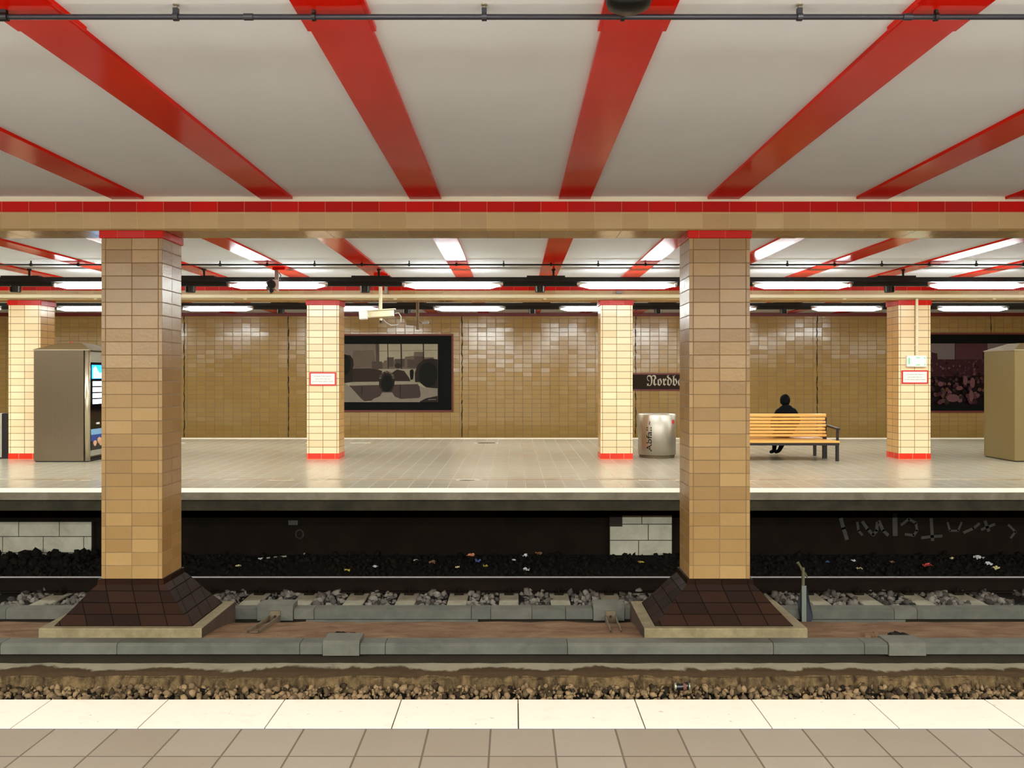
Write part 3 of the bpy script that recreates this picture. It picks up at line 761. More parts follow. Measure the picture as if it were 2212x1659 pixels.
# ------------------------------------------------------------------ posters
def poster_left():
    y = YW - .06
    Q = lambda zx, zy: (PX(740 + zx / 8.848, y), PZ(720 + zy / 8.848, y))
    x0, z1 = PX(688, y), PZ(721.5, y); x1, z0 = PX(979, y), PZ(889.5, y)
    t = thing('wall_poster', 'large framed black and white photograph of people seen from behind on the back wall', 'poster', ((x0 + x1) / 2, YW, z0), 'framed photographs on the back wall')
    MB().box(x0, x1, y, YW - .001, z0, z1).build('frame', M['poster_red'], t)
    f = .05; MB().box(x0 + f, x1 - f, y - .006, y, z0 + f, z1 - f).build('mount', M['poster_black'], t)
    mats = ['sky', 'haze', 'far', 'bld', 'dark', 'hair', 'shirt', 'wallg', 'ledgew', 'foliage']; ix = {m: i for i, m in enumerate(mats)}
    b = MB(); n = [0]
    def pg(m, pts):
        n[0] += 1; b.poly_xz([Q(*p) for p in pts], y - .008 - .0008 * n[0], ix[m])
    def ell(m, cx, cy, rx, ry, k=18, wob=0):
        pg(m, [(cx + rx * math.cos(a) * (1 + random.uniform(-wob, wob)), cy + ry * math.sin(a) * (1 + random.uniform(-wob, wob))) for a in [2 * math.pi * j / k for j in range(k)]])
    L = -260
    pg('sky', [(L, 205), (1820, 205), (1820, 1315), (L, 1315)])
    pg('haze', [(L, 205), (690, 205), (690, 700), (L, 700)])
    pg('far', [(200, 330), (600, 320), (640, 660), (180, 660)])
    pg('bld', [(635, 205), (700, 205), (705, 560), (640, 560)])
    pg('far', [(705, 560), (780, 560), (800, 520), (850, 520), (850, 460), (980, 455), (985, 520), (1000, 490), (1190, 485), (1195, 450), (1360, 430), (1370, 355), (1540, 355), (1545, 460), (1745, 455), (1745, 700), (705, 700)])
    pg('bld', [(860, 465), (975, 465), (975, 640), (860, 640)]); pg('bld', [(1005, 495), (1185, 490), (1185, 640), (1005, 640)]); pg('bld', [(1370, 440), (1560, 440), (1560, 660), (1240, 660), (1240, 500), (1370, 500)])
    pg('bld', [(560, 540), (755, 540), (770, 690), (560, 690)])
    for xx, w in ((865, 16), (1120, 24), (1545, 22)): pg('dark', [(xx - w / 2, 205), (xx + w / 2, 205), (xx + w / 2 + 8, 700), (xx - w / 2 + 8, 700)])
    pg('far', [(705, 338), (1820, 318), (1820, 326), (705, 346)])
    pg('ledgew', [(700, 680), (1420, 680), (1420, 940), (700, 940)])
    pg('foliage', [(L, 680), (540, 670), (700, 700), (760, 720), (700, 930), (L, 930)])
    pg('foliage', [(940, 760), (1040, 690), (1180, 720), (1280, 860), (1300, 915), (940, 915)]); ell('foliage', 1060, 620, 65, 50)
    pg('hair', [(1285, 720), (1310, 690), (1350, 690), (1365, 740), (1350, 880), (1300, 890), (1285, 780)])
    pg('ledgew', [(180, 930), (1440, 915), (1450, 1000), (130, 1000)])
    pg('wallg', [(130, 1000), (1440, 970), (1500, 1060), (1490, 1245), (900, 1260), (420, 1300), (180, 1100)])
    pg('dark', [(362, 1010), (382, 1010), (376, 1190), (366, 1190)]); pg('dark', [(1095, 985), (1110, 985), (1115, 1240), (1100, 1240)])
    pg('wallg', [(980, 1000), (1060, 990), (1060, 1240), (990, 1230)])
    pg('shirt', [(L, 930), (30, 945), (160, 1030), (420, 1315), (L, 1315)])
    pg('dark', [(L, 420), (60, 410), (150, 420), (205, 500), (215, 600), (190, 700), (205, 800), (190, 930), (30, 950), (L, 940)])
    ell('hair', 40, 600, 120, 200)
    pg('shirt', [(520, 1315), (600, 1250), (720, 1200), (760, 1130), (950, 1130), (1000, 1210), (1120, 1255), (1460, 1235), (1560, 1130), (1820, 1110), (1820, 1195), (1600, 1240), (1450, 1315)])
    pg('dark', [(700, 870), (740, 760), (850, 715), (960, 770), (1005, 880), (990, 1000), (940, 1110), (760, 1110), (700, 1000)])
    ell('hair', 850, 960, 110, 160)
    for k in range(26):
        a = math.pi * (1 + random.random()); ell('bld' if k % 2 else 'far', 850 + 125 * math.cos(a), 860 + 120 * math.sin(a), 26, 14, 7)
    pg('shirt', [(1470, 1000), (1560, 1040), (1820, 1060), (1820, 1120), (1500, 1190)])
    pg('dark', [(1390, 930), (1385, 760), (1440, 600), (1560, 500), (1700, 480), (1820, 500), (1820, 1050), (1600, 1030), (1470, 930)])
    ell('hair', 1640, 790, 178, 240)
    pg('dark', [(1480, 1300), (1600, 1240), (1820, 1195), (1820, 1315), (1480, 1315)]); pg('shirt', [(1640, 1262), (1790, 1256), (1790, 1266), (1640, 1272)])
    b.build('photo_print', [M['p_' + m] for m in mats], t)
poster_left()
def poster_right():
    y = YW - .06
    Q = lambda zx, zy: (PX(1652 + zx / 3.95, y), PZ(480 + zy / 3.95, y))
    x0, x1 = PX(1960, y), PX(2252, y); z1, z0 = PZ(719, y), PZ(891, y)
    t = thing('wall_poster', 'large framed dark reddish photograph of a crowd on the back wall', 'poster', ((x0 + x1) / 2, YW, z0), 'framed photographs on the back wall')
    MB().box(x0, x1, y, YW - .001, z0, z1).build('frame', M['poster_red'], t)
    f = .05; MB().box(x0 + f, x1 - f, y - .006, y, z0 + f, z1 - f).build('mount', M['poster_black'], t)
    mats = ['deep', 'maroon', 'maroon2', 'blot', 'pale', 'brown', 'dark']; ix = {m: i for i, m in enumerate(mats)}
    b = MB(); n = [0]
    def pg(m, pts):
        n[0] += 1; b.poly_xz([Q(*p) for p in pts], y - .008 - .0004 * n[0], ix[m])
    pg('deep', [(1290, 1030), (2290, 1030), (2290, 1560), (1290, 1560)])
    pg('pale', [(1290, 1035), (1620, 1035), (1620, 1170), (1290, 1170)])
    pg('maroon2', [(1625, 1035), (1900, 1035), (1910, 1075), (1860, 1100), (1860, 1200), (1625, 1200)]); pg('pale', [(1900, 1035), (2290, 1035), (2290, 1110), (1900, 1100)])
    pg('maroon', [(1420, 1110), (1470, 1120), (1480, 1250), (1420, 1250)])
    pg('maroon', [(1290, 1170), (2290, 1170), (2290, 1300), (1290, 1320)])
    R = random.Random(3)
    for k in range(330):
        zy = 1175 + 365 * (k / 330) ** 1.2; s = 7 + 15 * (zy - 1175) / 360; zx = R.uniform(1300, 2280)
        m = R.choice(['maroon2', 'maroon2', 'brown', 'blot', 'maroon', 'deep', 'dark', 'maroon'])
        pg(m, [(zx + s * R.uniform(.7, 1.2) * math.cos(a), zy + s * R.uniform(.7, 1.2) * math.sin(a)) for a in [j * math.pi / 4 for j in range(8)]])
    for zx, zy, rx, ry in ((1585, 1500, 55, 34), (1640, 1415, 30, 18), (1750, 1370, 22, 45), (1690, 1350, 20, 40), (1480, 1380, 26, 20), (1740, 1480, 20, 50)):
        pg('blot', [(zx + rx * math.cos(a), zy + ry * math.sin(a)) for a in [j * math.pi / 6 for j in range(12)]])
    b.build('photo_print', [M['p_' + m] for m in mats], t)
poster_right()

# ------------------------------------------------------------------ kiosks / vending machines
def kiosk(x0, x1, y0, y1, label, top, ridge, group):
    t = thing('vending_machine', label, 'vending machine', ((x0 + x1) / 2, (y0 + y1) / 2, 0), group)
    MB().box(x0, x1 - .10, y0, y1, .02, top).build('cabinet', M['steel'], t)
    MB().box(x0 + .02, x1 - .02, y0 + .02, y1 - .02, 0, .05).build('base', M['black'], t)
    b = MB()
    for yy in (y0 + .045, y1 - .045): b.tube([(x1 - .05, yy, .02), (x1 - .05, yy, top)], .05, 16)
    b.build('corner_post', M['steel3'], t, smooth=True)
    b = MB(); e = .012
    A = [(x0 - e, y0 - e, top), (x1 + e, y0 - e, top), (x1 + e, y1 + e, top), (x0 - e, y1 + e, top)]
    T = [(x0 + .30, y0 + .34, ridge), (x1 - .30, y0 + .34, ridge), (x1 - .30, y1 - .30, ridge), (x0 + .30, y1 - .30, ridge)]
    b.box(x0 - e, x1 + e, y0 - e, y1 + e, top, top + .018, 1)
    A = [(p[0], p[1], top + .018) for p in A]
    for k in range(4): b.face([A[k], A[(k + 1) % 4], T[(k + 1) % 4], T[k]])
    b.face(T)
    b.build('roof', [M['olive'], M['steel3']], t)['label'] = 'sloping metal roof'
    d = MB(); xf = x1 - .03
    d.box(x1 - .10, xf, y0 + .09, y1 - .09, .10, top - .02); dr = d.build('door', M['grey_panel'], t)
    def rect(nm, mat, ya, yb, za, zb, off=.004): return MB().box(xf, xf + off, ya, yb, za, zb).build(nm, mat, dr)
    Yd = lambda zy: H - ((740 + zy / 6.14) - CY) / F * 16.25
    rect('black_surround', M['glass_black'], y0 + .11, y1 - .12, Yd(1430), Yd(262))
    rect('advert_screen', M['screen_blue'], y0 + .16, y1 - .2, Yd(480), Yd(295), .008)
    b = MB(); b.face([(xf + .010, y0 + .2, Yd(475)), (xf + .010, y1 - .3, Yd(475)), (xf + .010, y1 - .3, Yd(380)), (xf + .010, y0 + .45, Yd(400)), (xf + .010, y0 + .3, Yd(310)), (xf + .010, y0 + .2, Yd(340))]); b.build('advert_glow', M['screen_sky'], dr)
    for k in range(4):
        za = 515 + 80 * k
        for j in range(5): MB().box(xf, xf + .010, y0 + .2 + .14 * j, y0 + .2 + .14 * j + .125, Yd(za + 62), Yd(za)).build('selection_button', M['screen_white'], dr)
    MB().box(xf + .004, xf + .02, y0 + .34, y0 + .44, Yd(1090), Yd(1065)).build('coin_slot', M['sign_white'], dr)
    rect('picture_blue', M['ad_blue'], y0 + .13, y1 - .14, Yd(1410), Yd(1150), .006); rect('picture_sky', M['ad_sky'], y0 + .13, y1 - .14, Yd(1225), Yd(1150), .008)
    rect('picture_dark', M['glass_black'], y0 + .13, y1 - .14, Yd(1410), Yd(1310), .008)
    b = MB()
    for ya, za, s in ((y0 + .28, 1340, .07), (y0 + .45, 1310, .08), (y0 + .5, 1350, .06), (y0 + .7, 1330, .08)):
        b.face([(xf + .010, ya + s * math.cos(a) * (1 + .2 * math.sin(3 * a)), Yd(za) + .8 * s * math.sin(a)) for a in [2 * math.pi * j / 10 for j in range(10)]])
    b.build('picture_hands', M['ad_skin'], dr)
    return t
ka = kiosk(PX(73, 16.1), PX(192, 16.1), 16.1, 17.15, 'brushed steel vending machine with blue lit screen, behind the left near column', 2.10, 2.25, 'steel vending machines')
dx = PX(2194, 16.1) - PX(73, 16.1)
M['olive_cab'] = plain('olive_cabinet_paint', (128, 110, 70), .4, .2, .06, 2)
kb = dup(ka, (ka.location.x + dx, ka.location.y + .03, 0), 'olive grey cabinet machine with sloping roof cut off by the right picture edge')
for c in kb.children:
    if c.name.startswith('cabinet'): c.data = c.data.copy(); c.data.materials[0] = M['olive_cab']
tag(MB().tube([(PX(153, 16.5), 16.5, 2.245), (PX(153, 16.5), 16.5, 2.275)], .025, 10).build('alarm_light', M['red_sticker']), 'tiny red light on the roof of the left vending machine', 'light')
# box at the left edge
yb = 16.75; x1 = PX(18, yb)
t = thing('metal_cabinet', 'low grey metal cabinet at the extreme left edge beside the pale column', 'cabinet', (x1 - .4, yb + .3, 0))
MB().box(x1 - .75, x1 - .13, yb, yb + .55, .03, PZ(895, yb)).build('front', M['grey_panel'], t)
MB().box(x1 - .13, x1, yb + .01, yb + .55, .0, PZ(893, yb)).build('side_panel', M['bench_steel'], t)
MB().box(x1 - .72, x1 - .14, yb + .03, yb + .5, 0, .04).build('foot', M['black'], t)

# ------------------------------------------------------------------ bin
def waste_bin():
    Y = 17.16; cx = PX(1424.5, Y - .3); r = .375; h = PZ(897, Y - .37)
    t = thing('waste_bin', 'round stainless steel waste bin lettered Abfall beside the unsigned pale column', 'bin', (cx, Y, 0))
    MB().lathe(cx, Y, [(0, .005), (r * .93, .005), (r * .94, .05), (r * .9, .052)], 40).build('base_ring', M['rust'], t, smooth=False)
    MB().lathe(cx, Y, [(r * .97, .055), (r, .06), (r, h), (r * .97, h + .012), (r * .93, h), (r * .93, h - .35), (0, h - .36)], 48).build('drum', M['steel2'], t, smooth=True)
    MB().lathe(cx, Y, [(r * .925, h - .05), (r * .60, h - .02), (0, h - .015)], 40).build('inner_lid', M['p_brown'], t)
    w = PX(1408, Y - .35) - PX(1395, Y - .35)
    def cyl(u0):
        def f(u, v):
            a = -math.pi / 2 + (u0 - v - cx) / r
            return (cx + (r + .003) * math.cos(a), Y + (r + .003) * math.sin(a), z0 + u)
        return f
    z0 = PZ(976, Y - .36); b = MB()
    # position: lettering reads upward, x grows with -v
    ang = math.asin(max(-1, min(1, (PX(1408, Y - .33) - cx) / r)))
    u_arc = cx + ang * r
    put_text(b, 'Abfall', 0, 0, 0, PZ(923, Y - .36) - z0, .115, facing=cyl(u_arc), bold=.014)
    b.build('lettering', M['text_black'], t)
    z0 = PZ(918, Y - .36); b = MB(); put_text(b, '~', 0, 0, 0, .07, .03, facing=cyl(u_arc - .03), bold=.01)
    b.build('arrow_mark', M['text_black'], t)
    a = math.asin((PX(1455, Y - .3) - cx) / r); pts = []
    zc = PZ(912, Y - .36)
    pass
    b = MB(); b.face([(cx + (r + .004) * math.cos(-math.pi / 2 + a + .045 / r * math.cos(q)), Y + (r + .004) * math.sin(-math.pi / 2 + a + .045 / r * math.cos(q)), zc + .045 * math.sin(q)) for q in [2 * math.pi * j / 14 for j in range(14)]])
    b.build('sticker', M['red_sticker'], t)
waste_bin()

# ------------------------------------------------------------------ double bench
def bench():
    xb = PX(1785, 16.78); xa = xb - 2.55; YM = 16.82
    t = thing('bench', 'double sided yellow wooden slat bench on dark metal legs, right of the near column', 'bench', ((xa + xb) / 2, YM, 0))
    z0, z1 = .43, PZ(893.5, YM - .05)
    n = 7; p = (z1 - z0) / n
    for k in range(n):
        h = p * (.78 if k < n - 1 else .98)
        za = z0 + p * k
        MB().box(xa, xb - .01 * (k % 3), YM - .065 + .004 * k, YM - .03 + .004 * k, za, za + h).build('back_slat', M['wood'], t, bevel=.012)
    for s, lab in ((-1, 'near'), (1, 'far')):
        for k in range(4):
            y0 = YM + s * (.10 + .125 * k); y1 = y0 + s * .105
            MB().box(xa, xb + .06, min(y0, y1), max(y0, y1), .345, .385 + (.006 if k == 3 else 0)).build('seat_slat', M['wood'], t, bevel=.010)
        ym = YM + s * .34
        MB().box(xa + .05, xb + .05, min(YM + s * .02, YM + s * .58), max(YM + s * .02, YM + s * .58), .30, .344).build('seat_frame', M['bench_steel'], t)
    for x in (xa + .25, xb - .02):
        for yy, w in ((YM - .55, .03), (YM, .05), (YM + .55, .03)):
            dx_ = .04 if (x > xa + 1 and yy < YM) else 0
            MB().box(x + dx_ - w * .8, x + dx_ + w * .8, yy - .03, yy + .03, 0, .30).build('leg', M['bench_steel'], t)
        MB().box(x - .03, x + .03, YM - .028, YM + .02, .30, z1 - .08).build('back_post', M['bench_steel'], t)
        if x > xa + 1:
            for s in (-1, 1):
                xx = x + .045
                b = MB().box(xx - .02, xx + .02, min(YM + s * .53, YM + s * .57), max(YM + s * .53, YM + s * .57), .344, .60)
                b.face([(xx - .035, YM + s * .02, .625), (xx + .035, YM + s * .02, .625), (xx + .035, YM + s * .60, .60), (xx - .035, YM + s * .60, .60)])
                b.face([(xx - .035, YM + s * .02, .665), (xx + .035, YM + s * .02, .665), (xx + .035, YM + s * .60, .63), (xx - .035, YM + s * .60, .63)])
                b.face([(xx - .035, YM + s * .60, .60), (xx + .035, YM + s * .60, .60), (xx + .035, YM + s * .60, .63), (xx - .035, YM + s * .60, .63)])
                for e in (-.035, .035): b.face([(xx + e, YM + s * .02, .625), (xx + e, YM + s * .60, .60), (xx + e, YM + s * .60, .63), (xx + e, YM + s * .02, .665)])
                b.build('armrest', M['bench_steel'], t)
    return YM
YM = bench()

# ------------------------------------------------------------------ seated person, seen from behind
def skin_mesh(name, verts, edges, radii, mat, parent, root=0, sub=2):
    me = bpy.data.meshes.new(name); me.from_pydata([tuple(Vector(v) - parent.location) for v in verts], edges, [])
    o = bpy.data.objects.new(name, me); COL.objects.link(o); o.parent = parent
    sk = o.modifiers.new('skin', 'SKIN'); sk.use_smooth_shade = True
    for i, r in enumerate(radii):
        d = me.skin_vertices[0].data[i]; d.radius = r if isinstance(r, tuple) else (r, r); d.use_root = (i == root)
    s = o.modifiers.new('sub', 'SUBSURF'); s.levels = sub; s.render_levels = sub
    bpy.context.view_layer.update()
    nm = bpy.data.meshes.new_from_object(o.evaluated_get(bpy.context.evaluated_depsgraph_get()))
    o.modifiers.clear(); o.data = nm; nm.materials.clear(); nm.materials.append(mat)
    for p in nm.polygons: p.use_smooth = True
    bpy.data.meshes.remove(me); nm.name = name
    return o
def person():
    x = PX(1698, 17.1); y = YM + .26; zs = .385
    t = thing('person', 'person in a dark jacket with black hair seated on the bench, seen from behind', 'person', (x, y, 0))
    V = [(x, y, zs + .12), (x, y + .01, zs + .30), (x, y + .02, zs + .47), (x, y + .04, zs + .585), (x - .005, y + .06, zs + .66), (x - .005, y + .075, zs + .74), (x - .005, y + .075, zs + .80)]
    R = [(.155, .12), (.15, .115), (.165, .11), (.07, .07), (.055, .055), (.075, .09), (.055, .065)]
    E = [(0, 1), (1, 2), (2, 3), (3, 4), (4, 5), (5, 6)]
    def chain(start, pts, rad):
        p = start
        for q, r in zip(pts, rad): V.append(q); R.append(r); E.append((p, len(V) - 1)); p = len(V) - 1
    for s in (-1, 1):
        fx = x - .06 + s * .05
        chain(0, [(x + s * .09, y + .08, zs + .10), (x + s * .10, y + .38, zs + .09), (x + s * .08 - .03, y + .42, .22), (fx, y + .44, .09), (fx - .03, y + .60, .045)], [(.09, .09), .068, .052, .042, .036])
        chain(2, [(x + s * .17, y + .02, zs + .51), (x + s * .225, y + .03, zs + .33), (x + s * .20, y + .22, zs + .21), (x + s * .10, y + .36, zs + .19), (x + s * .06, y + .42, zs + .18)], [.065, .055, .043, .032, .03])
        hand = len(V) - 1
        for k in range(4): chain(hand, [(x + s * (.075 - .018 * k), y + .47, zs + .175), (x + s * (.07 - .018 * k), y + .505 - .006 * abs(k - 1), zs + .16)], [.010, .008])
    skin_mesh('body', V, E, R, M['trouser'], t)
    # jacket over the torso and sleeves
    V2 = [(x, y - .005, zs + .04), (x, y, zs + .28), (x, y + .01, zs + .45), (x, y + .03, zs + .60), (x - .003, y + .05, zs + .66)]
    R2 = [(.20, .15), (.19, .145), (.215, .135), (.125, .105), (.085, .09)]
    E2 = [(0, 1), (1, 2), (2, 3), (3, 4)]
    def ch2(start, pts, rad):
        p = start
        for q, r in zip(pts, rad): V2.append(q); R2.append(r); E2.append((p, len(V2) - 1)); p = len(V2) - 1
    for s in (-1, 1): ch2(2, [(x + s * .17, y + .015, zs + .50), (x + s * .235, y + .03, zs + .33), (x + s * .205, y + .22, zs + .21), (x + s * .12, y + .34, zs + .195)], [.085, .075, .06, .045])
    j = skin_mesh('jacket', V2, E2, R2, M['jacket'], t)
    # head: face side turned away
    hx, hy, hz = x - .006, y + .075, zs + .745
    me = MB(); n, m = 20, 12
    def ellipsoid(cx, cy, cz, rx, ry, rz, lo=-90, hi=90):
        b = MB(); prof = []
        base = 0
        for i in range(m + 1):
            th = math.radians(lo + (hi - lo) * i / m)
            for jn in range(n):
                a = 2 * math.pi * jn / n
                b.v.append((cx + rx * math.cos(th) * math.cos(a), cy + ry * math.cos(th) * math.sin(a), cz + rz * math.sin(th)))
        for i in range(m):
            for jn in range(n):
                b.f.append((i * n + jn, i * n + (jn + 1) % n, (i + 1) * n + (jn + 1) % n, (i + 1) * n + jn)); b.mi.append(0); b.uv.append([(0, 0)] * 4)
        return b
    hd = ellipsoid(hx, hy + .012, hz - .012, .076, .096, .118)
    # nose, chin and brow on the far side
    for i, v in enumerate(hd.v):
        dx_, dy_, dz_ = v[0] - hx, v[1] - hy, v[2] - hz
        if dy_ > .085 and abs(dx_) < .02 and -.05 < dz_ < .01: hd.v[i] = (v[0], v[1] + .022, v[2])
        if dy_ > .05 and dz_ < -.08: hd.v[i] = (v[0], v[1] + .012, v[2])
    h = hd.build('head', M['skin'], t, smooth=True)
    for s in (-1, 1):
        ellipsoid(hx + s * .078, hy + .01, hz - .02, .012, .024, .034).build('ear', M['skin'], h, smooth=True)
        ellipsoid(hx + s * .03, hy + .098, hz + .005, .013, .008, .008).build('eye', M['sign_white'], h, smooth=True)
    MB().box(hx - .025, hx + .025, hy + .096, hy + .104, hz - .075, hz - .066).build('mouth', M['red_sticker'], h)
    hr = ellipsoid(hx, hy - .008, hz + .004, .098, .112, .118, -68, 90)
    rg = random.Random(5)
    hr.v = [(a + rg.uniform(-.008, .008), b_ + rg.uniform(-.008, .008), c + rg.uniform(-.006, .007)) for a, b_, c in hr.v]
    # keep the face free: pull hair in front upward
    hr.v = [(a, min(b_, hy + .075) if c < hz + .06 else b_, c) for a, b_, c in hr.v]
    hr.build('hair', M['hair'], t, smooth=True)
person()

# ------------------------------------------------------------------ surveillance cameras
def cctv_box():
    Y = 15.0
    p0 = Vector((PX(790, Y), Y, PZ(680, Y))); p1 = Vector((PX(850, Y), Y + .1, PZ(676, Y)))
    xp = PX(822, Y)
    t = thing('surveillance_camera', 'cream box camera hanging on a post above the poster, with looped cable', 'camera', (xp, Y, p0.z))
    MB().tube([(xp, Y, PZ(590, Y)), (xp, Y, p0.z - .02)], [.032, .03], 10).build('post', M['cream'], t)
    MB().box(xp - .11, xp + .13, Y - .04, Y + .04, ZJ - .03, ZJ + .002).build('mount_plate', M['joist'], t)
    MB().tube([(xp, Y, ZJ - .02), (xp, Y, PZ(588, Y))], .02, 8).build('upper_post', M['joist'], t)
    d = p1 - p0; ang = -math.atan2(d.z, d.x)
    MB().obox((p0 + p1) / 2 + Vector((0, -.05, 0)), (d.length, .16, .115), (0, ang, .1)).build('housing', M['cream'], t, bevel=.012)
    MB().obox(p0 + Vector((-.03, -.05, -.012)), (.14, .19, .15), (0, ang, .1)).build('lens_hood', M['sign_white'], t, bevel=.015)
    MB().obox((p0 + p1) / 2 + Vector((0, -.05, .065)), (d.length + .06, .2, .018), (0, ang, .1)).build('sun_shield', M['cream'], t)
    MB().tube([(xp + .005, Y, p0.z - .06), (xp + .005, Y, PZ(692, Y))], .028, 10).build('ball_joint', M['cream'], t)
    MB().tube([(xp + .005, Y, PZ(692, Y)), (xp + .005, Y, PZ(698, Y))], .02, 10).build('swivel_tip', M['black'], t)
    pts = [Vector((PX(a, Y), Y, PZ(b_, Y))) for a, b_ in ((853, 677), (861, 676), (866, 684), (866, 695), (858, 702), (845, 703), (834, 697), (826, 688))]
    MB().tube(pts, .009, 8).build('cable', M['grey_box'], t)
def cctv_back():
    Y = 19.0; xp = PX(902, Y)
    t = thing('surveillance_camera', 'olive camera on a post behind the cream one, above the poster right half', 'camera', (xp, Y, PZ(700, Y)))
    MB().tube([(xp, Y, 3.474), (xp, Y, PZ(712, Y))], .035, 10).build('post', M['olive'], t)
    MB().box(xp - .1, xp + .1, Y - .05, Y + .05, 3.45, 3.474).build('mount_plate', M['joist'], t)
    MB().obox((PX(890, Y), Y - .06, PZ(698, Y)), (.24, .14, .1), (0, .05, .1)).build('housing', M['olive'], t, bevel=.01)
    MB().obox((PX(919, Y), Y - .02, PZ(697.5, Y)), (.15, .1, .06), (0, -.1, 0)).build('rear_box', M['grey_box'], t, bevel=.01)
    MB().tube([Vector((PX(a, Y), Y, PZ(b_, Y))) for a, b_ in ((902, 690), (908, 697), (915, 699), (926, 697), (930, 700))], .01, 8).build('cable', M['olive'], t)
def cctv_small():
    Y = 14.15; xp = PX(598, Y)
    t = thing('surveillance_camera', 'small black and white bracket camera in front of a lit tube, near left', 'camera', (xp, Y, PZ(620, Y)))
    b = MB(); b.box(xp - .03, xp + .03, Y - .02, Y + .02, PZ(607, Y), ZJ + .002); b.build('post', M['grey_box'], t)
    MB().box(xp - .06, xp + .14, Y - .05, Y + .05, ZJ - .04, ZJ + .002).build('mount_plate', M['joist'], t)
    MB().tube([(PX(585, Y), Y - .02, PZ(617, Y)), (PX(592, Y), Y - .16, PZ(616, Y))], [.09, .07], 14).build('lens_barrel', M['black_plastic'], t)
    MB().tube([(PX(584, Y), Y + .03, PZ(629, Y)), (PX(590, Y), Y - .10, PZ(629, Y))], .035, 10).build('lower_joint', M['black'], t)
    b = MB(); xa, xb = PX(592, Y), PX(604, Y); za, zb, zc = PZ(605, Y), PZ(631, Y), PZ(622, Y)
    b.face([(xa, Y - .09, za), (xb, Y - .05, za), (xb, Y - .05, zb), (xa, Y - .09, zc)]); b.face([(xa, Y - .08, za), (xa, Y - .08, zc), (xb, Y - .04, zb), (xb, Y - .04, za)])
    b.build('white_shield', M['sign_white'], t)
    MB().tube([Vector((PX(a, Y), Y + .02, PZ(c, Y))) for a, c in ((600, 585), (606, 595), (604, 604))], .007, 6).build('cable', M['black'], t)
cctv_box(); cctv_back(); cctv_small()
# small pale box behind the camera post on the beam
tag(MB().box(PX(831, Y2), PX(838, Y2), Y2 - .05, Y2 - .001, PZ(635, Y2), PZ(619, Y2)).build('junction_box', M['grey_box'], bevel=.006), 'small pale box on the far beam just right of the camera post', 'box')

# black dome speaker at the top edge
t = thing('dome_speaker', 'black round dome speaker at the top edge above the grey pipe', 'loudspeaker', (PX(1358, 3.95), 3.95, 3.28))
xx = PX(1358, 3.95)
MB().lathe(xx, 3.95, [(.06, ZJ + .002), (.105, 3.385), (.105, 3.345), (.098, 3.325), (.07, 3.308), (.03, 3.300), (0, 3.299)], 36).build('body', M['black_plastic'], t, smooth=True)
MB().lathe(xx, 3.95, [(.107, 3.372), (.111, 3.366), (.107, 3.36)], 36).build('ring', M['black'], t)

# ------------------------------------------------------------------ cable troughs
def trough(x0, x1, y0, y1, z0, z1, mat, label, group, raised=False, legs=False):
    o = MB().prism_x([(y0, z0), (y1, z0), (y1, z1), (y0 + .022, z1), (y0, z1 - .022)], x0 + .002, x1 - .002).build('cable_trough', mat, bevel=.004)
    return tag(o, label, 'cable trough', group)
segs = [(-330, 0, 0), (0, 252, 0), (252, 647, 0), (647, 697, 0), (697, 777, 1), (777, 832, 0), (832, 1226, 0), (1226, 1671, 0), (1671, 1868, 0), (1868, 1919, 0), (1919, 2000, 1), (2000, 2560, 0)]
dsc = ['out beyond the left edge', 'below the left plinth, touching the left picture edge', 'long one below the left plinth right corner', 'short one left of the raised middle block', 'raised block left of the middle',
       'short one right of the raised middle block', 'long one left of the middle gap line', 'long one below the right plinth', 'medium one right of the right plinth', 'short one left of the rounded raised block', 'raised rounded block at right', 'touching the right picture edge']
YD = 8.10
for i, ((a, b_, r), d) in enumerate(zip(segs, dsc)):
    if r: trough(PX(a, YD), PX(b_, YD), YD - .015, YD + .24, PZ(1416, YD), PZ(1388, YD) + (.02 if i < 6 else .0), M['duct2'], 'front row grey concrete cable trough cover, ' + d, 'front row of cable trough covers')
    else: trough(PX(a, YD), PX(b_, YD), YD, YD + .18, PZ(1414, YD), PZ(1390, YD), M['duct2'] if i % 3 == 1 else M['duct'], 'front row grey concrete cable trough cover, ' + d, 'front row of cable trough covers')
YR = 9.46
segs = [(-400, 12, 0), (12, 230, 0), (230, 556, 0), (556, 634, 1), (634, 678, 0), (678, 1018, 0), (1018, 1060, 0), (1060, 1149, 0), (1149, 1222, 0), (1222, 1281, 0), (1281, 1349, 1), (1349, 1640, 0), (1640, 1932, 0), (1932, 1982, 0), (1982, 2500, 0)]
dsc = ['out beyond the left edge', 'left of the left column foot', 'mostly behind the left column foot', 'raised block behind the left steel bracket', 'short one right of the left raised block', 'long one left of the middle', 'short one at the middle',
       'stained one right of the middle', 'cracked one right of the middle', 'left of the right raised block', 'raised block behind the right steel bracket', 'mostly behind the right column foot', 'right of the blue marker post', 'short one at the right', 'touching the right picture edge']
for i, ((a, b_, r), d) in enumerate(zip(segs, dsc)):
    zt = PZ(1315, YR)
    if r: trough(PX(a, YR), PX(b_, YR), YR - .02, YR + .2, PZ(1340, YR), zt + .05, M['duct2'], 'rear row grey concrete cable trough cover, ' + d, 'rear row of cable trough covers')
    else: trough(PX(a, YR), PX(b_, YR), YR, YR + .155, PZ(1338, YR), zt, M['duct2'] if i % 3 == 1 else M['duct'], 'rear row grey concrete cable trough cover, ' + d, 'rear row of cable trough covers')
struct(MB().box(PX(660, YR), PX(1032, YR), YR + .02, YR + .1, -1.262, PZ(1340, YR)).build('trim_20', M['duct']))
struct(MB().box(PX(1750, YR), PX(1958, YR), YR + .02, YR + .1, -1.262, PZ(1340, YR)).build('trim_21', M['duct']))

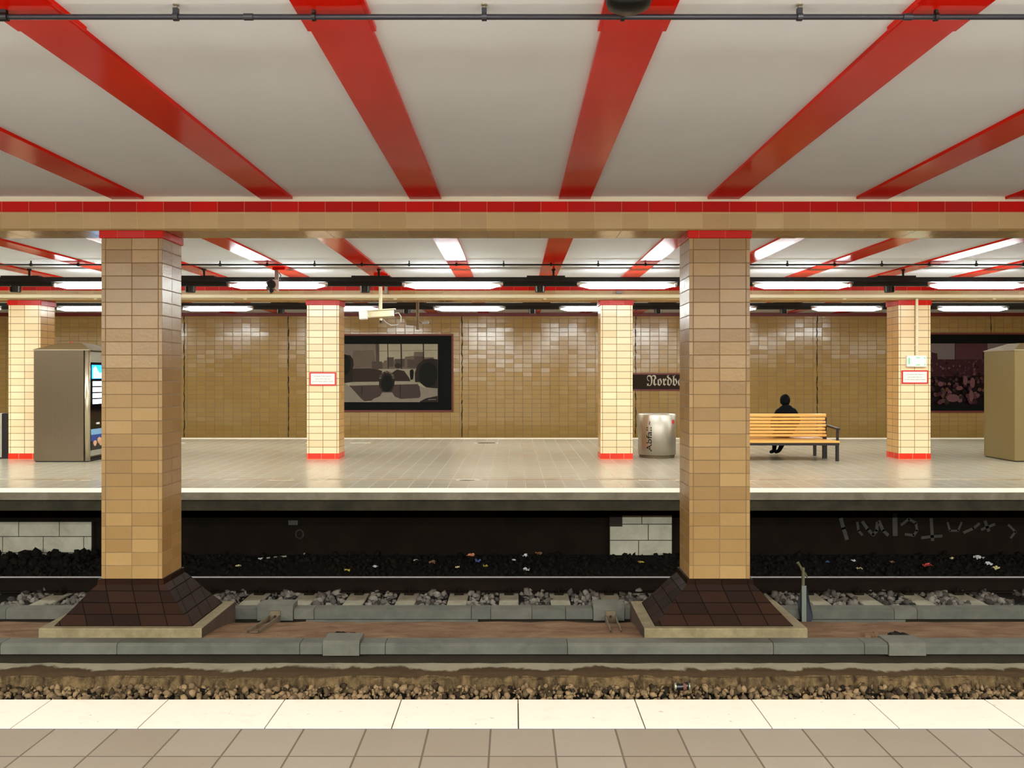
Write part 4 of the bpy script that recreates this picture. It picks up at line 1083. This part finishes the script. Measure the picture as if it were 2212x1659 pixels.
# steel brackets (channel leaning on the rear trough)
def bracket(xt, xb, label):
    t = thing('steel_bracket', label, 'bracket', (xt, 9.3, -1.05), 'steel brackets on the sand')
    a = Vector((xt, YR - .03, PZ(1318, YR))); m = Vector((xt - (xt - xb) * .05, YR - .05, PZ(1342, YR))); c = Vector((xb, 8.62, -.965))
    MB().box(a.x - .055, a.x + .055, YR - .035, YR - .021, m.z - .02, a.z).build('upright_plate', M['rust'], t)
    b = MB(); d = (c - m); side = d.cross(Vector((0, 0, 1))).normalized() * .05
    up = Vector((0, 0, .05))
    b.face([m - side, m + side, c + side, c - side])
    for s in (-1, 1):
        p, q = m + side * s, c + side * s
        b.face([p, q, q + up * .5, p + up * 1.6]); b.face([p + side * s * .15, q + side * s * .15, q + side * s * .15 + up * .5, p + side * s * .15 + up * 1.6])
        b.face([p + up * 1.6, q + up * .5, q + side * s * .15 + up * .5, p + side * s * .15 + up * 1.6])
    b.build('channel', M['rust'], t)
    MB().tube([(a.x, YR - .036, a.z - .06), (a.x, YR - .05, a.z - .06)], .014, 8).build('bolt', M['black'], t)
bracket(PX(596, YR), PX(549, 8.65), 'rusty steel channel bracket leaning to the left, right of the left column foot')
bracket(PX(1318, YR), PX(1330, 8.65), 'rusty steel channel bracket pointing at the viewer, left of the right column foot')

# rubble on the sand
def rubble(px, py, w, label, mat, Yg, zg):
    x = PX(px, Yg); b = MB(); R = random.Random(px)
    for k in range(5):
        b.obox((x + R.uniform(-w, w), Yg + R.uniform(-.04, .04), zg + .012), (R.uniform(.04, .11), R.uniform(.04, .08), R.uniform(.02, .05)), (R.uniform(-.3, .3), R.uniform(-.3, .3), R.uniform(0, 3)))
    tag(b.build('rubble', mat), label, 'rubble', 'rubble on the sand')
rubble(748, 1363, .10, 'small dark rubble on the sand behind the raised middle block', M['bed'], 8.47, -.955)
rubble(1895, 1373, .13, 'brown rubble on the sand left of the rounded raised block', M['sand'], 8.40, -.953)
rubble(1936, 1366, .10, 'dark rubble on the sand behind the rounded raised block', M['bed'], 8.46, -.953)

# ------------------------------------------------------------------ blue marker post
def marker():
    Y = 9.41; x = PX(1736, Y)
    t = thing('marker_post', 'slim marker post with a dark blue edge-on plate beside the right column foot', 'post', (x, Y, -1.26))
    MB().box(x - .02, x + .005, Y - .02, Y + .01, PZ(1300, Y), PZ(1226, Y)).build('upper_post', M['moss'], t)
    MB().tube([(PX(1723, Y), Y, PZ(1215, Y)), (PX(1728, Y), Y, PZ(1222, Y)), (x - .01, Y, PZ(1234, Y))], [.018, .012, .014], 8).build('tip', M['moss'], t)
    MB().tube([(PX(1737, Y), Y, PZ(1238, Y)), (PX(1744, Y), Y, PZ(1247, Y))], [.02, .008], 8).build('hook', M['moss'], t)
    MB().box(PX(1730, Y), PX(1739.5, Y), Y - .035, Y - .021, -1.262, PZ(1264, Y)).build('post', M['grey_post'], t)
    b = MB(); Yp = Y + .015
    pts = [(1741, 1264), (1755, 1332), (1746, 1352), (1738, 1356), (1731, 1350), (1723, 1300), (1733, 1268)]
    f = [(PX(a, Yp), Yp - (.02 if a > 1735 else 0), PZ(c, Yp)) for a, c in pts]
    b.face(f); b.face([(p[0], p[1] + .012, p[2]) for p in f][::-1])
    for i in range(len(f)):
        q = f[(i + 1) % len(f)]; b.face([f[i], (f[i][0], f[i][1] + .012, f[i][2]), (q[0], q[1] + .012, q[2]), q])
    b.build('plate', M['blue_plate'], t)
    MB().box(x - .09, x + .09, Y - .06, Y + .07, -1.275, -1.225).build('foot', M['rust'], t)
marker()

# ------------------------------------------------------------------ crushed can
def can():
    Y = 7.62; x0, x1 = PX(1457, Y), PX(1490, Y); z = PZ(1484, Y) + .004; r = .034
    t = thing('drink_can', 'crushed dark drink can lying on the gravel below the right column', 'can', ((x0 + x1) / 2, Y, z - r))
    xs = np.linspace(x0 + .012, x1 - .012, 7); b = MB()
    b.tube([(x, Y + .004 * math.sin(9 * x), z + .005 * math.sin(50 * x)) for x in xs], [r, r * .98, r * .86, r * .92, r * .98, r, r], 18)
    b.build('can_body', M['black_plastic'], t, smooth=True)
    for x, s in ((x0, 1), (x1, -1)): MB().tube([(x, Y, z), (x + s * .013, Y, z)], [r * .82, r * .97], 18).build('rim', M['zinc'], t)
    xm = x0 + (x1 - x0) * .66; MB().tube([(xm - .016, Y, z), (xm + .012, Y, z)], r * 1.02, 18).build('printed_band', M['p_brown'], t)
can()

# ------------------------------------------------------------------ litter under the overhang
LM = {'white': plain('litter_white', (196, 196, 190), .7), 'cream': plain('litter_cream', (190, 180, 130), .7), 'orange': plain('litter_orange', (190, 120, 80), .7), 'yellow': plain('litter_yellow', (170, 150, 60), .7),
      'red': plain('litter_red', (170, 60, 55), .7), 'blue': plain('litter_blue', (70, 85, 130), .7), 'brown': plain('litter_brown', (120, 84, 56), .7)}
lit = [(1017, 1204, 'orange', 16, 'crumpled orange wrapper'), (1033, 1213, 'blue', 11, 'blue and white scrap below the orange wrapper'), (661, 1198, 'white', 9, 'white paper scrap below the painted ring on the wall'),
       (562, 1209, 'white', 8, 'flat white scrap left of the thin stick'), (750, 1234, 'yellow', 10, 'yellow scrap close to the rail, left half'), (810, 1226, 'white', 9, 'white scrap above the rail, right of the yellow scrap'),
       (899, 1212, 'white', 8, 'small white scrap left of the orange wrapper'), (933, 1218, 'brown', 14, 'brown leaf scrap between two white scraps left of the orange wrapper'), (988, 1227, 'cream', 8, 'cream scrap below left of the orange wrapper'), (1049, 1225, 'yellow', 10, 'yellowish scrap right of the blue and white scrap'),
       (1110, 1212, 'white', 8, 'small white scrap, lower left of the crumpled white paper'), (1133, 1203, 'white', 12, 'crumpled white paper left of the white block wall'), (1164, 1198, 'brown', 12, 'brown scrap right of the crumpled white paper'), (1137, 1233, 'white', 12, 'white scrap close to the rail below the crumpled white paper'),
       (515, 1224, 'cream', 9, 'cream scrap just right of the left column'), (1385, 1217, 'yellow', 11, 'yellowish scrap below the white block wall'), (1844, 1213, 'white', 9, 'white scrap right of the marker post'), (1857, 1230, 'cream', 11, 'cream round scrap close to the rail, right of the marker post'),
       (2003, 1224, 'red', 15, 'red wrapper near the right edge'), (1927, 1216, 'brown', 9, 'rusty brown scrap left of the red wrapper'), (2113, 1208, 'white', 16, 'torn white bag below the painted letters at right'), (2136, 1220, 'white', 12, 'white scrap right of the torn bag'),
       (2152, 1230, 'cream', 12, 'flat cream scrap furthest right'), (1787, 1215, 'blue', 8, 'bluish scrap beside the marker post'), (2056, 1208, 'cream', 8, 'small cream scrap right of the red wrapper')]
for px, py, c, s, lab in lit:
    z = -1.17; Yl = YF(py, z); w = s / F * Yl * .6; x = PX(px, Yl); R = random.Random(px * 7 + py)
    b = MB(); n = 4
    g = [[(x + w * (i / n * 2 - 1) * R.uniform(.7, 1.1), Yl + w * (j / n * 2 - 1) * R.uniform(.7, 1.1), z + R.uniform(0, w * .9)) for i in range(n + 1)] for j in range(n + 1)]
    for j in range(n):
        for i in range(n): b.face([g[j][i], g[j][i + 1], g[j + 1][i + 1], g[j + 1][i]])
    tag(b.build('litter_scrap', LM[c]), lab + ', on the dark gravel', 'litter', 'litter on the dark gravel')
Ys = YF(1206, -1.17)
tag(MB().tube([(PX(576, Ys), Ys, -1.165), (PX(617, Ys), Ys + .05, -1.15)], .012, 6).build('stick', M['p_shirt']), 'thin pale stick lying on the dark gravel under the platform', 'stick')

# painted marks on the sooty wall
def ribbon(b, pts, w, y=13.392):
    for (a, c) in zip(pts[:-1], pts[1:]):
        A = Vector((PX(a[0], y), PZ(a[1], y))); B = Vector((PX(c[0], y), PZ(c[1], y))); d = (B - A).normalized(); n = Vector((-d.y, d.x)) * w
        e = d * w * .5
        b.poly_xz([tuple(A - n - e), tuple(B - n + e), tuple(B + n + e), tuple(A + n - e)], y)
G = lambda zx, zy: (1652 + zx / 3.95, 830 + zy / 3.95)
b = MB()
for st, w in (([(650, 1150), (672, 1230), (700, 1320)], .03), ([(790, 1180), (800, 1250), (830, 1285)], .02), ([(835, 1175), (880, 1240), (925, 1285), (955, 1250), (960, 1180)], .025), ([(975, 1170), (1010, 1250), (1050, 1285)], .025),
              ([(1110, 1110), (1113, 1285)], .038), ([(1165, 1200), (1230, 1150), (1290, 1185), (1300, 1250), (1270, 1290), (1200, 1280)], .02), ([(1420, 1150), (1432, 1330)], .025), ([(1340, 1310), (1420, 1300), (1510, 1295)], .022),
              ([(1560, 1180), (1580, 1250), (1650, 1250), (1680, 1180)], .016), ([(1700, 1265), (1780, 1230), (1830, 1190)], .022), ([(1880, 1170), (1910, 1250)], .025), ([(1850, 1240), (1960, 1195)], .02), ([(2080, 1200), (2140, 1260), (2100, 1310)], .018)):
    ribbon(b, [G(*p) for p in st], w)
tag(b.build('graffiti', M['graffiti']), 'faded grey sprayed letters on the dark wall under the platform at right', 'graffiti')
b = MB(); ribbon(b, [(647 + 8 * math.cos(a), 1154 + 9 * math.sin(a)) for a in [2 * math.pi * j / 16 for j in range(17)]], .012)
tag(b.build('graffiti', M['graffiti']), 'faint painted ring on the dark wall below the number plate', 'graffiti')
yp = 13.38; t = thing('number_plate', 'tiny pale number plate on the dark wall under the platform', 'sign', (PX(633, yp), 13.39, PZ(1134, yp)))
MB().box(PX(623, yp), PX(643, yp), yp, 13.399, PZ(1134, yp), PZ(1124.5, yp)).build('plate', M['duct'], t)
b = MB(); put_text(b, '512', PX(625.5, yp), PZ(1132.5, yp), yp - .002, PX(640.5, yp) - PX(625.5, yp), .05); b.build('digits', M['text_black'], t)

# ------------------------------------------------------------------ world, camera, look
w = bpy.data.worlds.new('world'); S.world = w; w.use_nodes = True
w.node_tree.nodes['Background'].inputs[0].default_value = (.9, .85, .75, 1); w.node_tree.nodes['Background'].inputs[1].default_value = .02
cam = bpy.data.cameras.new('camera'); co = bpy.data.objects.new('camera', cam); COL.objects.link(co); S.camera = co
cam.sensor_fit = 'HORIZONTAL'; cam.sensor_width = 36; cam.lens = 36 * F / 2212
co.location = (0, 0, H); co.rotation_euler = (math.pi / 2, 0, 0)
cam.shift_x = -(CX - 1106) / 2212; cam.shift_y = (CY - 829.5) / 2212
cam.clip_start = .05; cam.clip_end = 200
S.view_settings.view_transform = 'Standard'; S.view_settings.look = 'None'; S.view_settings.exposure = 0.0
S.cycles.use_denoising = True
S.cycles.max_bounces = 8; S.cycles.diffuse_bounces = 5; S.cycles.glossy_bounces = 4
S.cycles.sample_clamp_indirect = 6
